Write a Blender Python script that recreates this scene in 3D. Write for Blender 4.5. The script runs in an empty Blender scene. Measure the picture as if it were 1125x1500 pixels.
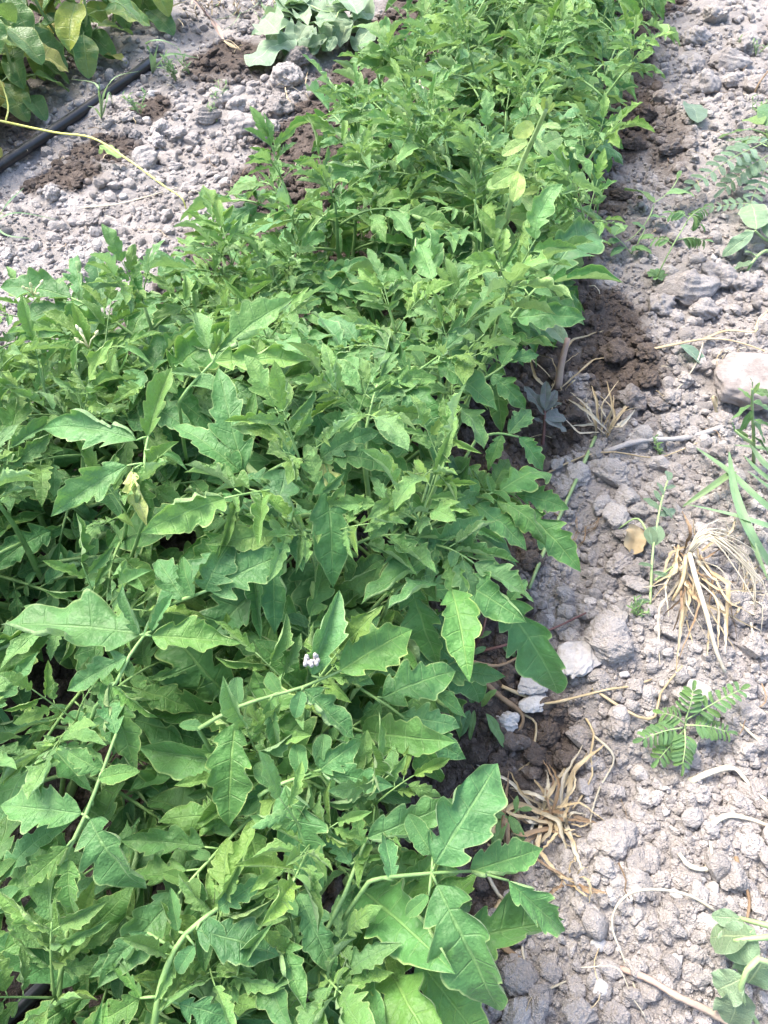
import bpy, math, random
import numpy as np
from mathutils import Vector, Matrix

# ------------------------------------------------------------------ camera, sky, sun, exposure
scene = bpy.context.scene
COL = scene.collection
FPX, CAMH, PIT = 1091.0, 0.90, math.radians(52)          # focal length in photo pixels, height, downward pitch
cam_d = bpy.data.cameras.new('camera')
cam_d.sensor_fit = 'VERTICAL'; cam_d.sensor_height = 24.0
cam_d.lens = FPX / 1500.0 * 24.0
cam_d.clip_start = 0.01; cam_d.clip_end = 500
cam = bpy.data.objects.new('camera', cam_d); COL.objects.link(cam)
cam.location = (0, 0, CAMH); cam.rotation_euler = (math.pi / 2 - PIT, 0, 0)
scene.camera = cam

SUN_EL, SUN_AZ = math.radians(58), math.radians(-50)      # azimuth from +Y towards +X
world = bpy.data.worlds.new('World'); scene.world = world; world.use_nodes = True
wn = world.node_tree; bg = wn.nodes['Background']
sky = wn.nodes.new('ShaderNodeTexSky'); sky.sky_type = 'NISHITA'; sky.sun_disc = False
sky.sun_elevation = SUN_EL; sky.sun_rotation = SUN_AZ
sky.air_density = 1.0; sky.dust_density = 4.0; sky.ozone_density = 1.0
wn.links.new(sky.outputs[0], bg.inputs[0]); bg.inputs[1].default_value = 0.15
sun_d = bpy.data.lights.new('sun', 'SUN'); sun_d.energy = 1.5; sun_d.angle = math.radians(24); sun_d.color = (1.0, 0.95, 0.87)
sun = bpy.data.objects.new('sun', sun_d); COL.objects.link(sun)
sd = Vector((math.sin(SUN_AZ) * math.cos(SUN_EL), math.cos(SUN_AZ) * math.cos(SUN_EL), math.sin(SUN_EL)))
sun.rotation_euler = sd.to_track_quat('Z', 'Y').to_euler(); sun.location = sd * 8
scene.view_settings.view_transform = 'Standard'; scene.view_settings.look = 'None'
scene.view_settings.exposure = 2.03; scene.view_settings.gamma = 1.0
scene.view_settings.use_curve_mapping = False

cy = scene.cycles; cy.max_bounces = 5; cy.diffuse_bounces = 3; cy.glossy_bounces = 2; cy.transmission_bounces = 3
rng = np.random.default_rng(7)
random.seed(11)

# ------------------------------------------------------------------ noise and ground height
def hsh(ix, iy, s):
    h = (ix.astype(np.int64) * 374761393 + iy.astype(np.int64) * 668265263 + s * 1274126177) & 0x7fffffff
    h = ((h ^ (h >> 13)) * 1274126177) & 0x7fffffff
    return ((h ^ (h >> 16)) & 0xffff) / 65535.0
def vnoise(x, y, s=0):
    x = np.asarray(x, float); y = np.asarray(y, float)
    ix = np.floor(x); iy = np.floor(y); fx = x - ix; fy = y - iy
    fx = fx * fx * (3 - 2 * fx); fy = fy * fy * (3 - 2 * fy)
    a = hsh(ix, iy, s); b = hsh(ix + 1, iy, s); c = hsh(ix, iy + 1, s); d = hsh(ix + 1, iy + 1, s)
    return (a + (b - a) * fx) * (1 - fy) + (c + (d - c) * fx) * fy - 0.5
def xr(y):                      # right hand edge of the row's foliage on the ground
    return 0.075 + 0.30 * np.asarray(y, float)
def hgt(x, y):
    x = np.asarray(x, float); y = np.asarray(y, float)
    z = 0.034 * vnoise(x * 2.1, y * 2.1, 1) + 0.030 * vnoise(x * 6.5, y * 6.5, 2) + 0.018 * vnoise(x * 17, y * 17, 3)
    z = z + 0.010 * vnoise(x * 42, y * 42, 4) + 0.0055 * vnoise(x * 95, y * 95, 5)
    d = x - (-0.785 + 0.41 * (y - 2.0))                     # furrow beside the irrigation pipe
    z = z - 0.022 * np.exp(-(d / 0.07) ** 2)
    z = z - 0.020 * np.exp(-((x - xr(y) - 0.02) / 0.08) ** 2)
    r = np.hypot(x, y - 1.2)
    f = np.clip((9 - r) / 5, 0, 1)
    return z * f
def hz(x, y): return float(hgt(x, y))
def damp(x, y):                 # watered soil, dark brown: 0 dry .. 1 damp
    x = np.asarray(x, float); y = np.asarray(y, float)
    n = vnoise(x * 3.1, y * 3.1, 21) * 0.16 + vnoise(x * 9, y * 9, 22) * 0.10 + vnoise(x * 31, y * 31, 23) * 0.06
    e = xr(y) - x
    row = np.clip((e + 0.05 + n) / 0.10, 0, 1) * np.clip((0.98 - e + n) / 0.10, 0, 1)
    def blob(px, py, rx, ry):
        return np.clip((1.0 - np.hypot((x - px) / rx, (y - py) / ry) + n * 3.0) / 0.55, 0, 1)
    b = np.maximum.reduce([blob(0.44, 1.12, .13, .30), blob(-0.46, 2.36, .26, .26), blob(-0.78, 1.72, .15, .12), blob(-0.70, 1.88, .13, .13), blob(-.62, 2.08, .10, .14), blob(-1.2, 2.4, .42, .8), blob(0.70, 1.95, .10, .5) * .55])
    return np.clip(np.maximum(row, b), 0, 1)

def ray(px, py):
    u = (px - 562.5) / FPX; v = (750 - py) / FPX
    c, s = math.cos(PIT), math.sin(PIT)
    return Vector((u, c + v * s, -s + v * c))
def P(px, py, z=0.0):           # photo pixel + height above datum -> point
    d = ray(px, py); t = (z - CAMH) / d.z
    return Vector((d.x * t, d.y * t, z))
def G(px, py, dz=0.0):          # photo pixel -> point dz above the soil
    z = 0.0
    for _ in range(6):
        p = P(px, py, z + dz); z = hz(p.x, p.y)
    return P(px, py, z + dz)

# ------------------------------------------------------------------ materials
class NT:
    def __init__(s, name):
        s.m = bpy.data.materials.new(name); s.m.use_nodes = True
        s.t = s.m.node_tree; s.b = s.t.nodes['Principled BSDF']; s.o = s.t.nodes['Material Output']
    def n(s, typ, **kw):
        nd = s.t.nodes.new('ShaderNode' + typ)
        for k, v in kw.items(): setattr(nd, k, v)
        return nd
    def l(s, a, b): s.t.links.new(a, b)
    def val(s, sock, v):
        if hasattr(v, 'is_linked') or isinstance(v, bpy.types.NodeSocket): s.l(v, sock)
        else: sock.default_value = v
    def math(s, op, a, b=None, c=None, clamp=False):
        nd = s.n('Math', operation=op, use_clamp=clamp)
        s.val(nd.inputs[0], a)
        if b is not None: s.val(nd.inputs[1], b)
        if c is not None: s.val(nd.inputs[2], c)
        return nd.outputs[0]
    def mix(s, f, a, b, mode='MIX'):
        nd = s.n('Mix', data_type='RGBA', blend_type=mode)
        s.val(nd.inputs[0], f)
        s.val(nd.inputs[6], a if isinstance(a, bpy.types.NodeSocket) else (*a, 1))
        s.val(nd.inputs[7], b if isinstance(b, bpy.types.NodeSocket) else (*b, 1))
        return nd.outputs[2]
    def ramp(s, f, a, b):       # smooth 0..1 between a and b
        nd = s.n('MapRange', interpolation_type='SMOOTHSTEP')
        s.val(nd.inputs[0], f); nd.inputs[1].default_value = a; nd.inputs[2].default_value = b
        return nd.outputs[0]
    def noise(s, vec, scale, detail=3, rough=0.55):
        nd = s.n('TexNoise'); s.l(vec, nd.inputs['Vector']); nd.inputs['Scale'].default_value = scale
        nd.inputs['Detail'].default_value = detail; nd.inputs['Roughness'].default_value = rough
        return nd.outputs[0]
    def bump(s, h, strength, dist, prev=None):
        nd = s.n('Bump'); s.l(h, nd.inputs['Height']); nd.inputs['Strength'].default_value = strength; nd.inputs['Distance'].default_value = dist
        if prev is not None: s.l(prev, nd.inputs['Normal'])
        return nd.outputs[0]

def soil_mat(name, mode):
    """mode: 'attr' reads damp/tone from the mesh, 'obj' from the object's colour"""
    N = NT(name); pos = N.n('NewGeometry').outputs['Position']
    if mode == 'attr':
        dm = N.n('Attribute', attribute_name='damp').outputs['Fac']; tone = N.n('Attribute', attribute_name='tone').outputs['Fac']
    else:
        oi = N.n('ObjectInfo'); sp = N.n('SeparateColor'); N.l(oi.outputs['Color'], sp.inputs[0]); dm = sp.outputs[0]; tone = sp.outputs[1]
    n1 = N.noise(pos, 9, 2); n2 = N.noise(pos, 85, 4, 0.7); n3 = N.noise(pos, 420, 2, 0.7)
    dry = N.mix(N.ramp(n1, .35, .65), (0.325, 0.295, 0.275), (0.405, 0.375, 0.354))
    dry = N.mix(N.math('MULTIPLY', N.ramp(n2, .45, .75), .55), dry, (0.46, 0.425, 0.41))
    wet = N.mix(N.ramp(n2, .3, .7), (0.082, 0.065, 0.055), (0.150, 0.121, 0.103))
    edge = N.ramp(N.math('ADD', dm, N.math('MULTIPLY', N.math('SUBTRACT', n2, .5), .9)), .25, .75)
    c = N.mix(edge, dry, wet)
    t = N.math('MULTIPLY_ADD', tone, .75, .62)
    hs = N.n('HueSaturation'); N.l(c, hs.inputs['Color']); N.l(t, hs.inputs['Value'])
    grain = N.math('MULTIPLY_ADD', n3, .55, .72)
    hs2 = N.n('HueSaturation'); N.l(hs.outputs[0], hs2.inputs['Color']); N.l(grain, hs2.inputs['Value'])
    N.l(hs2.outputs[0], N.b.inputs['Base Color'])
    N.b.inputs['Roughness'].default_value = 0.95; N.b.inputs['Specular IOR Level'].default_value = 0.15
    b = N.bump(N.math('MULTIPLY_ADD', n3, .4, n2), 1.0, .010); N.l(b, N.b.inputs['Normal'])
    return N.m
M_SOIL = soil_mat('soil', 'attr'); M_CLOD = soil_mat('clod_soil', 'obj')

def leaf_mat(name, top, under, young, vein, margin, K=6, rough=.5, trans=.28, sheen=.12, mw=.9, blotch=None):
    N = NT(name)
    uv = N.n('UVMap').outputs[0]; sx = N.n('SeparateXYZ'); N.l(uv, sx.inputs[0]); u, v = sx.outputs[0], sx.outputs[1]
    oi = N.n('ObjectInfo'); sp = N.n('SeparateColor'); N.l(oi.outputs['Color'], sp.inputs[0]); age = sp.outputs[0]
    tc = N.n('TexCoord').outputs['Object']
    pos = N.n('NewGeometry'); av = N.math('ABSOLUTE', N.math('MULTIPLY_ADD', v, 2.0, -1.0))
    rnd = oi.outputs['Random']
    base = N.mix(age, top, young)
    nz = N.noise(pos.outputs['Position'], 55, 2)
    base = N.mix(N.math('MULTIPLY', N.ramp(nz, .4, .75), .35), base, tuple(min(1, c * 1.7) for c in top))
    if blotch:
        nb = N.noise(pos.outputs['Position'], 16, 3)
        base = N.mix(N.math('MULTIPLY', N.ramp(N.math('ADD', nb, N.math('MULTIPLY', N.math('SUBTRACT', rnd, .5), .35)), .55, .72), .85), base, blotch)
    fr = N.math('ABSOLUTE', N.math('SUBTRACT', N.math('FRACT', N.math('MULTIPLY', u, float(K))), .5))
    lat = N.math('MULTIPLY', N.ramp(fr, .44, .5), N.ramp(av, 1.0, .55))
    mid = N.ramp(av, .075, .02)
    vn = N.math('MAXIMUM', N.math('MULTIPLY', lat, .45), N.math('MULTIPLY', mid, .85))
    base = N.mix(vn, base, vein)
    mg = N.math('MULTIPLY', N.ramp(av, mw, .985), N.math('MULTIPLY_ADD', nz, .9, .25))
    base = N.mix(N.math('MINIMUM', mg, 1.0), base, margin)
    und = N.mix(N.math('MULTIPLY', vn, .6), under, vein); und = N.mix(age, und, tuple(min(1, c * 1.1) for c in under))
    col = N.mix(pos.outputs['Backfacing'], base, und)
    hs = N.n('HueSaturation'); N.l(col, hs.inputs['Color'])
    pkn = N.noise(tc, 24, 2, .6)
    N.l(N.math('MULTIPLY', N.math('MULTIPLY_ADD', rnd, .42, .80), N.math('MULTIPLY_ADD', pkn, .42, .84)), hs.inputs['Value'])
    rn2 = N.math('FRACT', N.math('MULTIPLY', rnd, 37.7)); N.l(N.math('MULTIPLY_ADD', rn2, .035, .482), hs.inputs['Hue'])
    N.l(N.math('MULTIPLY_ADD', rn2, -.18, 1.06), hs.inputs['Saturation'])
    N.l(hs.outputs[0], N.b.inputs['Base Color'])
    N.b.inputs['Roughness'].default_value = rough; N.b.inputs['Specular IOR Level'].default_value = .35
    N.b.inputs['Sheen Weight'].default_value = sheen; N.b.inputs['Sheen Roughness'].default_value = .45
    h = N.math('ADD', N.math('MULTIPLY', pkn, 1.1), N.math('MULTIPLY', vn, -1.0))
    b = N.bump(h, .55, .0028); N.l(b, N.b.inputs['Normal'])
    tr = N.n('BsdfTranslucent'); tcl = N.mix(.45, hs.outputs[0], (0.22, 0.42, 0.05)); N.l(tcl, tr.inputs[0]); N.l(b, tr.inputs[1])
    ms = N.n('MixShader'); ms.inputs[0].default_value = trans
    N.l(N.b.outputs[0], ms.inputs[1]); N.l(tr.outputs[0], ms.inputs[2]); N.l(ms.outputs[0], N.o.inputs[0])
    return N.m
M_TOM = leaf_mat('tomato_leaf', (0.062, 0.176, 0.048), (0.200, 0.315, 0.120), (0.145, 0.265, 0.062), (0.145, 0.285, 0.085), (0.300, 0.410, 0.140))
M_TOMY = leaf_mat('withered_tomato_leaf', (0.42, 0.46, 0.15), (0.48, 0.50, 0.24), (0.42, 0.46, 0.15), (0.5, 0.5, 0.25), (0.55, 0.52, 0.30))
M_PEP = leaf_mat('broad_leaf', (0.070, 0.165, 0.045), (0.150, 0.240, 0.085), (0.120, 0.220, 0.060), (0.190, 0.270, 0.090), (0.240, 0.300, 0.080), K=5, rough=.38, sheen=.1, blotch=(0.19, 0.24, 0.045))
M_YEL = leaf_mat('yellowed_leaf', (0.30, 0.29, 0.05), (0.36, 0.36, 0.13), (0.30, 0.29, 0.05), (0.38, 0.36, 0.12), (0.38, 0.28, 0.10), K=5, blotch=(0.34, 0.22, 0.08))
M_WILT = leaf_mat('wilted_leaf', (0.140, 0.225, 0.130), (0.230, 0.315, 0.215), (0.23, 0.31, 0.18), (0.33, 0.43, 0.24), (0.28, 0.37, 0.24), K=5, rough=.6)
M_PALE = leaf_mat('pale_weed_leaf', (0.150, 0.290, 0.085), (0.250, 0.380, 0.170), (0.340, 0.440, 0.130), (0.320, 0.440, 0.160), (0.340, 0.440, 0.160), K=5)
M_GREY = leaf_mat('grey_green_leaf', (0.110, 0.185, 0.120), (0.240, 0.320, 0.230), (0.2, 0.3, 0.18), (0.25, 0.33, 0.22), (0.25, 0.33, 0.22), K=5, rough=.6)
M_WEED = leaf_mat('weed_leaf', (0.090, 0.200, 0.070), (0.200, 0.310, 0.150), (0.190, 0.310, 0.090), (0.2, 0.33, 0.13), (0.2, 0.3, 0.11), K=5)
M_GRASS = leaf_mat('grass_blade', (0.130, 0.235, 0.110), (0.210, 0.310, 0.180), (0.25, 0.36, 0.16), (0.2, 0.32, 0.17), (0.2, 0.32, 0.17), K=1)
M_PURP = leaf_mat('purplish_leaf', (0.150, 0.165, 0.150), (0.250, 0.260, 0.250), (0.2, 0.2, 0.2), (0.28, 0.22, 0.24), (0.25, 0.25, 0.24), K=4, rough=.6)

def stem_mat(name, c1, c2, rough=.55, scale=60):
    N = NT(name); pos = N.n('NewGeometry').outputs['Position']; oi = N.n('ObjectInfo')
    c = N.mix(N.ramp(N.noise(pos, scale, 4), .3, .7), c1, c2)
    hs = N.n('HueSaturation'); N.l(c, hs.inputs['Color']); N.l(N.math('MULTIPLY_ADD', oi.outputs['Random'], .35, .82), hs.inputs['Value'])
    N.l(hs.outputs[0], N.b.inputs['Base Color']); N.b.inputs['Roughness'].default_value = rough; N.b.inputs['Specular IOR Level'].default_value = .3
    N.l(N.bump(N.noise(pos, 420, 3), .5, .001), N.b.inputs['Normal'])
    return N.m
M_STEM = stem_mat('tomato_stem', (0.150, 0.270, 0.085), (0.230, 0.360, 0.130))
M_PSTEM = stem_mat('pale_stem', (0.25, 0.37, 0.15), (0.33, 0.44, 0.20))
M_VINE = stem_mat('yellow_vine', (0.52, 0.53, 0.12), (0.58, 0.58, 0.20))
M_STRAW = stem_mat('dry_straw', (0.34, 0.262, 0.150), (0.48, 0.395, 0.255), .7, 40)
M_WHITE = stem_mat('bleached_straw', (0.40, 0.355, 0.260), (0.50, 0.455, 0.360), .7, 40)
M_BROWN = stem_mat('brown_straw', (0.17, 0.112, 0.066), (0.27, 0.190, 0.115), .7, 40)
M_RED = stem_mat('reddish_stem', (0.12, 0.055, 0.055), (0.20, 0.11, 0.09), .6, 40)
M_PINK = stem_mat('pinkish_reed', (0.36, 0.25, 0.22), (0.42, 0.33, 0.24), .7, 30)
M_BUD = stem_mat('pale_bud', (0.60, 0.58, 0.30), (0.66, 0.63, 0.42))
M_DROP = stem_mat('white_dropping', (0.46, 0.44, 0.41), (0.30, 0.27, 0.26), .9, 500)
M_SPOT = stem_mat('dark_spot', (0.03, 0.03, 0.018), (0.06, 0.06, 0.03), .8)

def rock_mat(name, c1, c2, sc=45):
    N = NT(name); pos = N.n('NewGeometry').outputs['Position']; oi = N.n('ObjectInfo')
    n1 = N.noise(pos, sc, 5, .65); n2 = N.noise(pos, sc * 7, 4, .7)
    c = N.mix(N.ramp(n1, .35, .65), c1, c2)
    hs = N.n('HueSaturation'); N.l(c, hs.inputs['Color']); N.l(N.math('MULTIPLY_ADD', n2, .5, .75), hs.inputs['Value'])
    N.l(hs.outputs[0], N.b.inputs['Base Color']); N.b.inputs['Roughness'].default_value = .9; N.b.inputs['Specular IOR Level'].default_value = .2
    N.l(N.bump(n2, .6, .003, N.bump(n1, .6, .006)), N.b.inputs['Normal'])
    return N.m
M_ROCK = rock_mat('pale_rock', (0.215, 0.187, 0.172), (0.32, 0.290, 0.275), 30)
M_CHIP = rock_mat('white_stone', (0.40, 0.385, 0.37), (0.50, 0.48, 0.465))
M_GCHIP = rock_mat('grey_crust', (0.34, 0.32, 0.305), (0.42, 0.395, 0.38))
def pipe_mat():
    N = NT('black_plastic'); pos = N.n('NewGeometry').outputs['Position']
    n = N.ramp(N.noise(pos, 22, 5, .7), .52, .75)
    N.l(N.mix(N.math('MULTIPLY', n, .5), (0.011, 0.011, 0.013), (0.10, 0.092, 0.085)), N.b.inputs['Base Color'])
    N.l(N.math('MULTIPLY_ADD', n, .4, .32), N.b.inputs['Roughness'])
    return N.m
M_PIPE = pipe_mat()

# ------------------------------------------------------------------ mesh helpers
def mesh_np(name, V, F, mat, smooth=True, attrs=None, uv=None, loops=None):
    """V (n,3); F (m,3) or (m,4) integer array"""
    V = np.asarray(V, np.float32); F = np.asarray(F, np.int32)
    me = bpy.data.meshes.new(name)
    k = F.shape[1]
    me.vertices.add(len(V)); me.vertices.foreach_set('co', V.ravel())
    me.loops.add(F.size); me.loops.foreach_set('vertex_index', F.ravel())
    me.polygons.add(len(F)); me.polygons.foreach_set('loop_start', np.arange(0, F.size, k, dtype=np.int32))
    me.polygons.foreach_set('use_smooth', np.full(len(F), smooth))
    if uv is not None:
        l = me.uv_layers.new(name='UVMap'); l.data.foreach_set('uv', np.asarray(uv, np.float32)[F.ravel()].ravel())
    for a, val in (attrs or {}).items():
        at = me.attributes.new(a, 'FLOAT', 'POINT'); at.data.foreach_set('value', np.asarray(val, np.float32))
    me.materials.append(mat); me.update(calc_edges=True); me.validate()
    return me

class MB:
    def __init__(s): s.v = []; s.f = []; s.uv = []
    def tube(s, pts, radii, n=6, flat=1.0):
        pts = [Vector(p) for p in pts]; b = len(s.v); m = len(pts)
        if not hasattr(radii, '__len__'): radii = [radii] * m
        up = Vector((0, 0, 1)); prev = None
        for i, p in enumerate(pts):
            t = (pts[min(i + 1, m - 1)] - pts[max(i - 1, 0)]).normalized()
            a = t.cross(up if prev is None else prev.cross(t))
            if a.length < 1e-5: a = t.cross(Vector((1, 0, 0)))
            a.normalize(); c = a.cross(t).normalized(); prev = a
            for k in range(n):
                th = 2 * math.pi * k / n
                s.v.append(p + a * math.cos(th) * radii[i] + c * math.sin(th) * radii[i] * flat); s.uv.append((i / max(1, m - 1), k / n))
        for i in range(m - 1):
            for k in range(n):
                s.f.append((b + i * n + k, b + i * n + (k + 1) % n, b + (i + 1) * n + (k + 1) % n, b + (i + 1) * n + k))
        for e in (0, m - 1):        # end caps as fans of quads
            r = [b + e * n + k for k in range(n)]
            if e == 0: r = r[::-1]
            for k in range(1, n - 1, 2):
                s.f.append((r[0], r[k], r[k + 1], r[(k + 2) % n] if k + 2 < n else r[0]))
    def ribbon(s, pts, widths, fold=.3, twist=0.0, up=Vector((0, 0, 1))):
        """a blade: five points across, folded along its keel"""
        pts = [Vector(p) for p in pts]; b = len(s.v); m = len(pts)
        if not hasattr(widths, '__len__'): widths = [widths] * m
        for i, p in enumerate(pts):
            t = (pts[min(i + 1, m - 1)] - pts[max(i - 1, 0)]).normalized()
            a = t.cross(up)
            if a.length < 1e-4: a = Vector((1, 0, 0))
            a.normalize(); nn = a.cross(t).normalized()
            tw = twist * i / max(1, m - 1); a, nn = a * math.cos(tw) + nn * math.sin(tw), nn * math.cos(tw) - a * math.sin(tw)
            for k, q in enumerate((-1, -.5, 0, .5, 1)):
                s.v.append(p + a * q * widths[i] * .5 + nn * abs(q) * fold * widths[i] * .5); s.uv.append((i / (m - 1), .5 + .5 * q))
        for i in range(m - 1):
            for k in range(4):
                s.f.append((b + i * 5 + k, b + i * 5 + k + 1, b + (i + 1) * 5 + k + 1, b + (i + 1) * 5 + k))
    def mesh(s, name, mat, origin=Vector((0, 0, 0))):
        V = np.array([(v - origin)[:] for v in s.v], np.float32)
        F = [f if len(set(f)) == 4 else None for f in s.f]
        tri = [tuple(dict.fromkeys(f)) for f in s.f if len(set(f)) == 3]
        quads = [f for f in F if f]
        me = bpy.data.meshes.new(name)
        me.from_pydata(V.tolist(), [], quads + tri)
        l = me.uv_layers.new(name='UVMap'); idx = np.empty(len(me.loops), np.int32); me.loops.foreach_get('vertex_index', idx)
        l.data.foreach_set('uv', np.array(s.uv, np.float32)[idx].ravel())
        me.polygons.foreach_set('use_smooth', np.ones(len(me.polygons), bool))
        me.materials.append(mat); me.update()
        return me

def spline(pts, n=10):
    """Catmull-Rom through pts"""
    pts = [Vector(p) for p in pts]
    if len(pts) == 2: return [pts[0].lerp(pts[1], i / n) for i in range(n + 1)]
    e = [pts[0] * 2 - pts[1]] + pts + [pts[-1] * 2 - pts[-2]]
    out = []; seg = len(pts) - 1; per = max(2, n // seg)
    for i in range(seg):
        a, b, c, d = e[i:i + 4]
        for j in range(per):
            t = j / per
            out.append(0.5 * ((2 * b) + (c - a) * t + (2 * a - 5 * b + 4 * c - d) * t * t + (3 * b - a - 3 * c + d) * t ** 3))
    return out + [pts[-1]]

def smooth01(x): x = np.clip(x, 0, 1); return x * x * (3 - 2 * x)
def leaf_mesh(name, mat, seed, W=.23, depth=.35, fold=.25, rollL=.2, rollR=.2, bend=.5, twist=.1, wave=.12, quilt=.10, pucker=.03, shear=.42, K=6, nu=28, nv=5, pu=.55, pb=.85):
    r = np.random.default_rng(seed)
    u = np.linspace(0, 1, nu + 1); um = pu / (pu + pb)
    w0 = W * (np.maximum(u, 1e-4) ** pu * np.maximum(1 - u, 0) ** pb) / (um ** pu * (1 - um) ** pb)
    half = nv; pf = r.uniform(0, 6.28, 6); pf[[0, 3]] = r.uniform(12, 26, 2); pf[[1, 4]] = r.uniform(3, 7, 2); pk = pucker
    vs = np.linspace(0, 1, half + 1)
    rows = np.zeros((nu + 1, 2 * half + 1, 3)); UV = np.zeros((nu + 1, 2 * half + 1, 2))
    for side in (-1, 1):
        w = w0 * (1 + .08 * np.sin(u * 8 + r.uniform(0, 6)))
        if depth > 0:                                     # notches: steep on the side of the base, easing off to the tip
            for at, lo, hi in ((r.uniform(.13, .21), .50, 1.0), (r.uniform(.31, .40), .28, .75), (r.uniform(.49, .58), .12, .50), (r.uniform(.66, .73), .0, .28)):
                dk = min(.78, depth * r.uniform(lo, hi)); sb, st = r.uniform(.018, .032), r.uniform(.06, .11)
                w = w * (1 - dk * np.exp(-((u - at) / np.where(u < at, sb, st)) ** 2))
            w = w * (1 + .05 * np.sin(u * r.uniform(30, 42) + r.uniform(0, 6)) * (1 - u))
        roll = (rollL if side < 0 else rollR)
        rmod = 1 + .5 * np.sin(u * r.uniform(4, 8) + r.uniform(0, 6))
        x = np.zeros_like(u); z = np.zeros_like(u); ph = r.uniform(0, 6.28); wn_ = r.uniform(1.5, 2.8)
        for j in range(half + 1):
            v = vs[j]
            if j:
                vm = (vs[j] + vs[j - 1]) / 2
                th = fold + roll * rmod * smooth01((vm - .35) / .65) ** 1.3
                ds = w * (vs[j] - vs[j - 1]); x = x + np.cos(th) * ds; z = z + np.sin(th) * ds
            q = quilt * w * np.sin(np.pi * ((u * K + .5) % 1.0)) * math.sin(math.pi * min(1, v * 1.05))
            zz = z + q + pk * w * (np.sin(u * pf[0] + v * pf[1] * side + pf[2]) + np.sin(u * pf[3] - v * pf[4] * side + pf[5])) + wave * w * np.sin(6.28 * wn_ * u + ph) * v * v
            yy = u + shear * v * w * (1 - .4 * u)
            c = half + side * j
            rows[:, c] = np.stack([side * x, yy, zz], 1); UV[:, c, 0] = u; UV[:, c, 1] = .5 + .5 * side * v
    X, Y, Z = rows[..., 0], rows[..., 1], rows[..., 2]
    tw = twist * Y; X, Z = X * np.cos(tw) - Z * np.sin(tw), X * np.sin(tw) + Z * np.cos(tw)
    if abs(bend) > 1e-3:
        R = 1 / bend; Y, Z = (R + Z) * np.sin(Y / R), (R + Z) * np.cos(Y / R) - R
    # base stalk at origin, tip on +Y at distance one
    ty, tz = Y[-1, half], Z[-1, half]; a = math.atan2(tz, ty); L = math.hypot(ty, tz)
    Y, Z = (Y * math.cos(a) + Z * math.sin(a)) / L, (-Y * math.sin(a) + Z * math.cos(a)) / L; X = X / L
    V = np.stack([X, Y, Z], -1).reshape(-1, 3); nc = 2 * half + 1
    i, j = np.meshgrid(np.arange(nu), np.arange(nc - 1), indexing='ij'); b = i * nc + j
    F = np.stack([b, b + 1, b + nc + 1, b + nc], -1).reshape(-1, 4)
    return mesh_np(name, V, F, mat, True, None, UV.reshape(-1, 2))

# ------------------------------------------------------------------ objects, things and parts
WM = {}
def link(o, M=None):
    COL.objects.link(o); WM[o] = M if M is not None else Matrix.Identity(4); return o
def tag(o, label, cat, group=None):
    o['label'] = label; o['category'] = cat
    if group: o['group'] = group
    return o
def thing(name, label, cat, loc, group=None):
    o = bpy.data.objects.new(name, None); o.empty_display_size = .02; o.location = loc
    link(o, Matrix.Translation(Vector(loc))); return tag(o, label, cat, group)
def part(name, me, parent, M, color=(0, .5, 0, 1)):
    o = bpy.data.objects.new(name, me); o.color = color; link(o, M)
    if parent is not None:
        o.parent = parent; o.matrix_basis = WM[parent].inverted() @ M
    else: o.matrix_basis = M
    return o
def mbpart(name, mb, mat, parent, origin, color=(0, .5, 0, 1)):
    origin = Vector(origin)
    return part(name, mb.mesh(name, mat, origin), parent, Matrix.Translation(origin), color)
def orient(base, tip, up=Vector((0, 0, 1)), roll=0.0, wf=1.0):
    y = tip - base; L = y.length; y = y / L
    x = y.cross(up)
    if x.length < 1e-3: x = y.cross(Vector((1, 0, 0)))
    x.normalize(); z = x.cross(y)
    x, z = x * math.cos(roll) + z * math.sin(roll), z * math.cos(roll) - x * math.sin(roll)
    return Matrix(((x.x * L * wf, y.x * L, z.x * L, base.x), (x.y * L * wf, y.y * L, z.y * L, base.y), (x.z * L * wf, y.z * L, z.z * L, base.z), (0, 0, 0, 1)))

# ------------------------------------------------------------------ ground
gx = np.concatenate([-np.geomspace(60, 1.75, 26), np.arange(-1.7, 1.45, 0.0085), np.geomspace(1.5, 60, 26)])
gy = np.concatenate([-np.geomspace(60, .45, 22), np.arange(-.4, 3.3, 0.0085), np.geomspace(3.35, 60, 24)])
GX, GY = np.meshgrid(gx, gy, indexing='xy')
GZ = hgt(GX, GY); nx, ny = len(gx), len(gy)
i, j = np.meshgrid(np.arange(ny - 1), np.arange(nx - 1), indexing='ij'); b = i * nx + j
gm = mesh_np('ground', np.stack([GX, GY, GZ], -1).reshape(-1, 3), np.stack([b, b + 1, b + nx + 1, b + nx], -1).reshape(-1, 4), M_SOIL, True,
             {'damp': damp(GX, GY).ravel(), 'tone': np.full(nx * ny, .30)})
ground = bpy.data.objects.new('ground', gm); link(ground); ground['kind'] = 'structure'; ground['label'] = 'dry grey crumbly garden soil, dark and damp along the row'

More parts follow.
